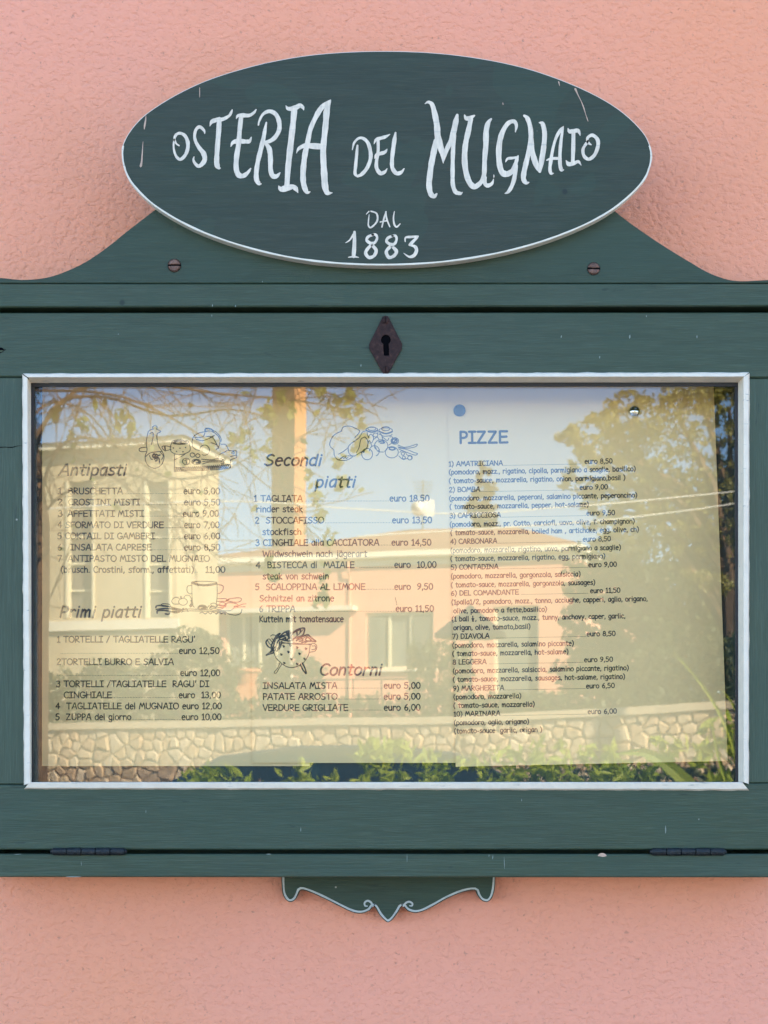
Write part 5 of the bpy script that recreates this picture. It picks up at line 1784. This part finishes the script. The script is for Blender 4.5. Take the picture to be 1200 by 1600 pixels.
# parked car, dark teal, seen from the side
def car():
    zroof = R(500, 1165, 10.5).z
    c0 = R(690, 1180, 10.5)
    t = thing('parked_car', 'dark teal car parked at the kerb across from the menu case', 'car', Vector((c0.x, c0.y, 0)))
    L, Wd = 4.3, 1.75
    prof = [(-2.12, .45), (-2.15, .80), (-2.02, .98), (-1.70, 1.02), (-1.30, 1.32), (-.95, zroof - .07), (-.45, zroof - .008), (.1, zroof), (.6, zroof - .05), (1.0, zroof - .22), (1.35, 1.02), (1.95, .92), (2.13, .78), (2.15, .45), (2.0, .25), (-2.0, .25)]
    off = -0.55
    def body(prof_, wd, name, mat, par, ins=.0, top_in=.14):
        mb = MB()
        n = len(prof_)
        secs = []
        for s_ in (-1, -.92, .92, 1):
            row = []
            for (x, z) in prof_:
                k = 1 - top_in * max(0, (z - .95)) / .6
                ww = wd / 2 * (abs(s_)) * k
                sh = .0 if abs(s_) < .95 else .03
                row.append((c0.x + off + x * (1 - sh * .5), c0.y + math.copysign(ww, s_), z - sh * (.5 if z > .9 else -.3)))
            secs.append(row)
        for row in secs: mb.v += row
        for a in range(3):
            for i in range(n):
                j = (i + 1) % n
                mb.f.append((a * n + i, a * n + j, (a + 1) * n + j, (a + 1) * n + i)); mb.m.append(0)
        mb.f.append(tuple(range(n))); mb.f.append(tuple(reversed(range(3 * n, 4 * n)))); mb.m += [0, 0]
        return mb.build(name, mat, par)
    b_ = body(prof, Wd, 'body', MM['carpaint'], t)
    # side windows stand a little proud of the body sides
    for side in (1, -1):
        for (x0, x1, xt0, xt1) in ((-1.25, -.35, -.88, -.35), (-.28, .45, -.28, .42), (.52, 1.18, .49, .82)):
            mb = MB()
            zb_, zt2 = 1.03, zroof - .12
            def yy(z): return Wd / 2 * (1 - .14 * max(0, z - .95) / .6) + .004
            q = [(x0, zb_), (x1, zb_), (xt1, zt2), (xt0, zt2)]
            mb.hexa([(c0.x + off + q[i][0], c0.y + side * yy(q[i][1]), q[i][1]) for i in (0, 1)] + [(c0.x + off + q[i][0], c0.y + side * (yy(q[i][1]) - .02), q[i][1]) for i in (1, 0)] +
                    [(c0.x + off + q[i][0], c0.y + side * yy(q[i][1]), q[i][1]) for i in (3, 2)] + [(c0.x + off + q[i][0], c0.y + side * (yy(q[i][1]) - .02), q[i][1]) for i in (2, 3)])
            mb.build('side_window', MM['carglass'], b_)
    for wx in (-1.35, 1.30):
        for side in (1, -1):
            mb = MB(); cc = (c0.x + off + wx, c0.y + side * (Wd / 2 - .1), .31)
            mb.lathe(cc, [(.24, -.105), (.30, -.10), (.31, -.06), (.31, .06), (.30, .10), (.24, .105)], 24, 'y')
            wh = mb.build('wheel', MM['tyre'], t)
            mb = MB(); mb.lathe(cc, [(.19, .108 * side), (.21, .112 * side), (.05, .125 * side)], 18, 'y'); mb.build('rim', MM['alloy'], wh)
    for side in (1, -1):
        mb = MB(); mb.box((c0.x + off - 2.17, c0.y + side * .5, .68), (c0.x + off - 2.10, c0.y + side * .78, .82)); mb.build('headlight', M['chrome'], t)
        mb = MB(); mb.box((c0.x + off + 2.10, c0.y + side * .52, .66), (c0.x + off + 2.165, c0.y + side * .78, .80)); mb.build('tail_light', simple('red_lamp', (.35, .02, .02), .3), t)
car()

# planting by the footpath, its tips catching the sun
hedge('laurel_bush', 'glossy laurel bush by the footpath with bright sunlit tips, its middle part', [(555, 1175), (590, 1160), (640, 1168), (690, 1176), (720, 1190), (800, 1176), (850, 1160), (905, 1165), (960, 1172), (1000, 1190), (990, 1320), (540, 1320)], 6.3, .5, MM['leaf_laurel'], 51, .038, 1500, 'bush', .12, 'laurel bushes by the footpath', 0, 1)
hedge('laurel_bush', 'smaller laurel bush left of the big one by the footpath', [(285, 1205), (330, 1188), (380, 1192), (430, 1200), (470, 1195), (520, 1205), (530, 1320), (280, 1320)], 6.3, .4, MM['leaf_laurel'], 52, .038, 520, 'bush', .12, 'laurel bushes by the footpath', 0, 1)
hedge('laurel_bush', 'laurel bush with broad leaves at the right end of the row by the footpath', [(985, 1165), (1040, 1150), (1100, 1140), (1150, 1125), (1200, 1120), (1210, 1320), (980, 1320)], 5.6, .3, MM['leaf_laurel'], 53, .038, 480, 'bush', .12, 'laurel bushes by the footpath', 0, 1)
hedge('box_shrub', 'low dark shrub behind the laurels on the right', [(770, 1212), (850, 1204), (930, 1200), (1010, 1206), (1090, 1198), (1175, 1196), (1200, 1330), (770, 1330)], 7.4, .5, MM['leaf_dark'], 54, .045, 5200, 'shrub', .12)
# strap-leaved plant at the far right
sc_ = R(1165, 1330, 4.6); sc_.z = .12
t = thing('strap_leaf_plant', 'plant with long narrow blade leaves at the right end of the footpath planting', 'plant', sc_)
for i, pts in enumerate([[(1165, 1330), (1150, 1180), (1110, 1090), (1052, 1020)], [(1170, 1330), (1172, 1180), (1150, 1110), (1128, 1078)], [(1160, 1330), (1140, 1240), (1122, 1180), (1110, 1120)], [(1175, 1330), (1195, 1200), (1180, 1120), (1170, 1060)], [(1150, 1330), (1090, 1240), (1020, 1180), (960, 1178)]]):
    mb = MB(); w = [Vector(q) for q in catmull([tuple(R(a, b_, 4.6)) for a, b_ in pts], 5)]
    n = len(w); wd = .010 if i != 4 else .030
    for k, p in enumerate(w):
        d = (w[min(k + 1, n - 1)] - w[max(k - 1, 0)]).normalized(); s_ = d.cross(Vector((0, 1, 0))).normalized() * wd * (1 - (k / (n - 1)) ** 2.2)
        mb.v += [tuple(p - s_), tuple(p + Vector((0, -.006, 0))), tuple(p + s_)]
    for k in range(n - 1):
        for j in (0, 1):
            a = k * 3 + j; mb.f.append((a, a + 1, a + 4, a + 3)); mb.m.append(0)
    mb.build('leaf', MM['leaf_laurel'], t, fix=False)
# far wooded rise closing the view
mb = MB(); n = 60
for i in range(n + 1):
    x = -260 + 520 * i / n
    h = 3.2 + 1.6 * mnoise.noise(Vector((x * .012, 3, 0))) + .8 * mnoise.noise(Vector((x * .05, 1, 0)))
    mb.v += [(x, -230, -.2), (x, -260, h + 2), (x, -330, -.2)]
for i in range(n):
    for j in (0, 1):
        a = i * 3 + j; mb.f.append((a, a + 1, a + 4, a + 3)); mb.m.append(0)
tag(mb.build('hill', MM['skyhill']), 'low wooded rise on the horizon', kind='structure')
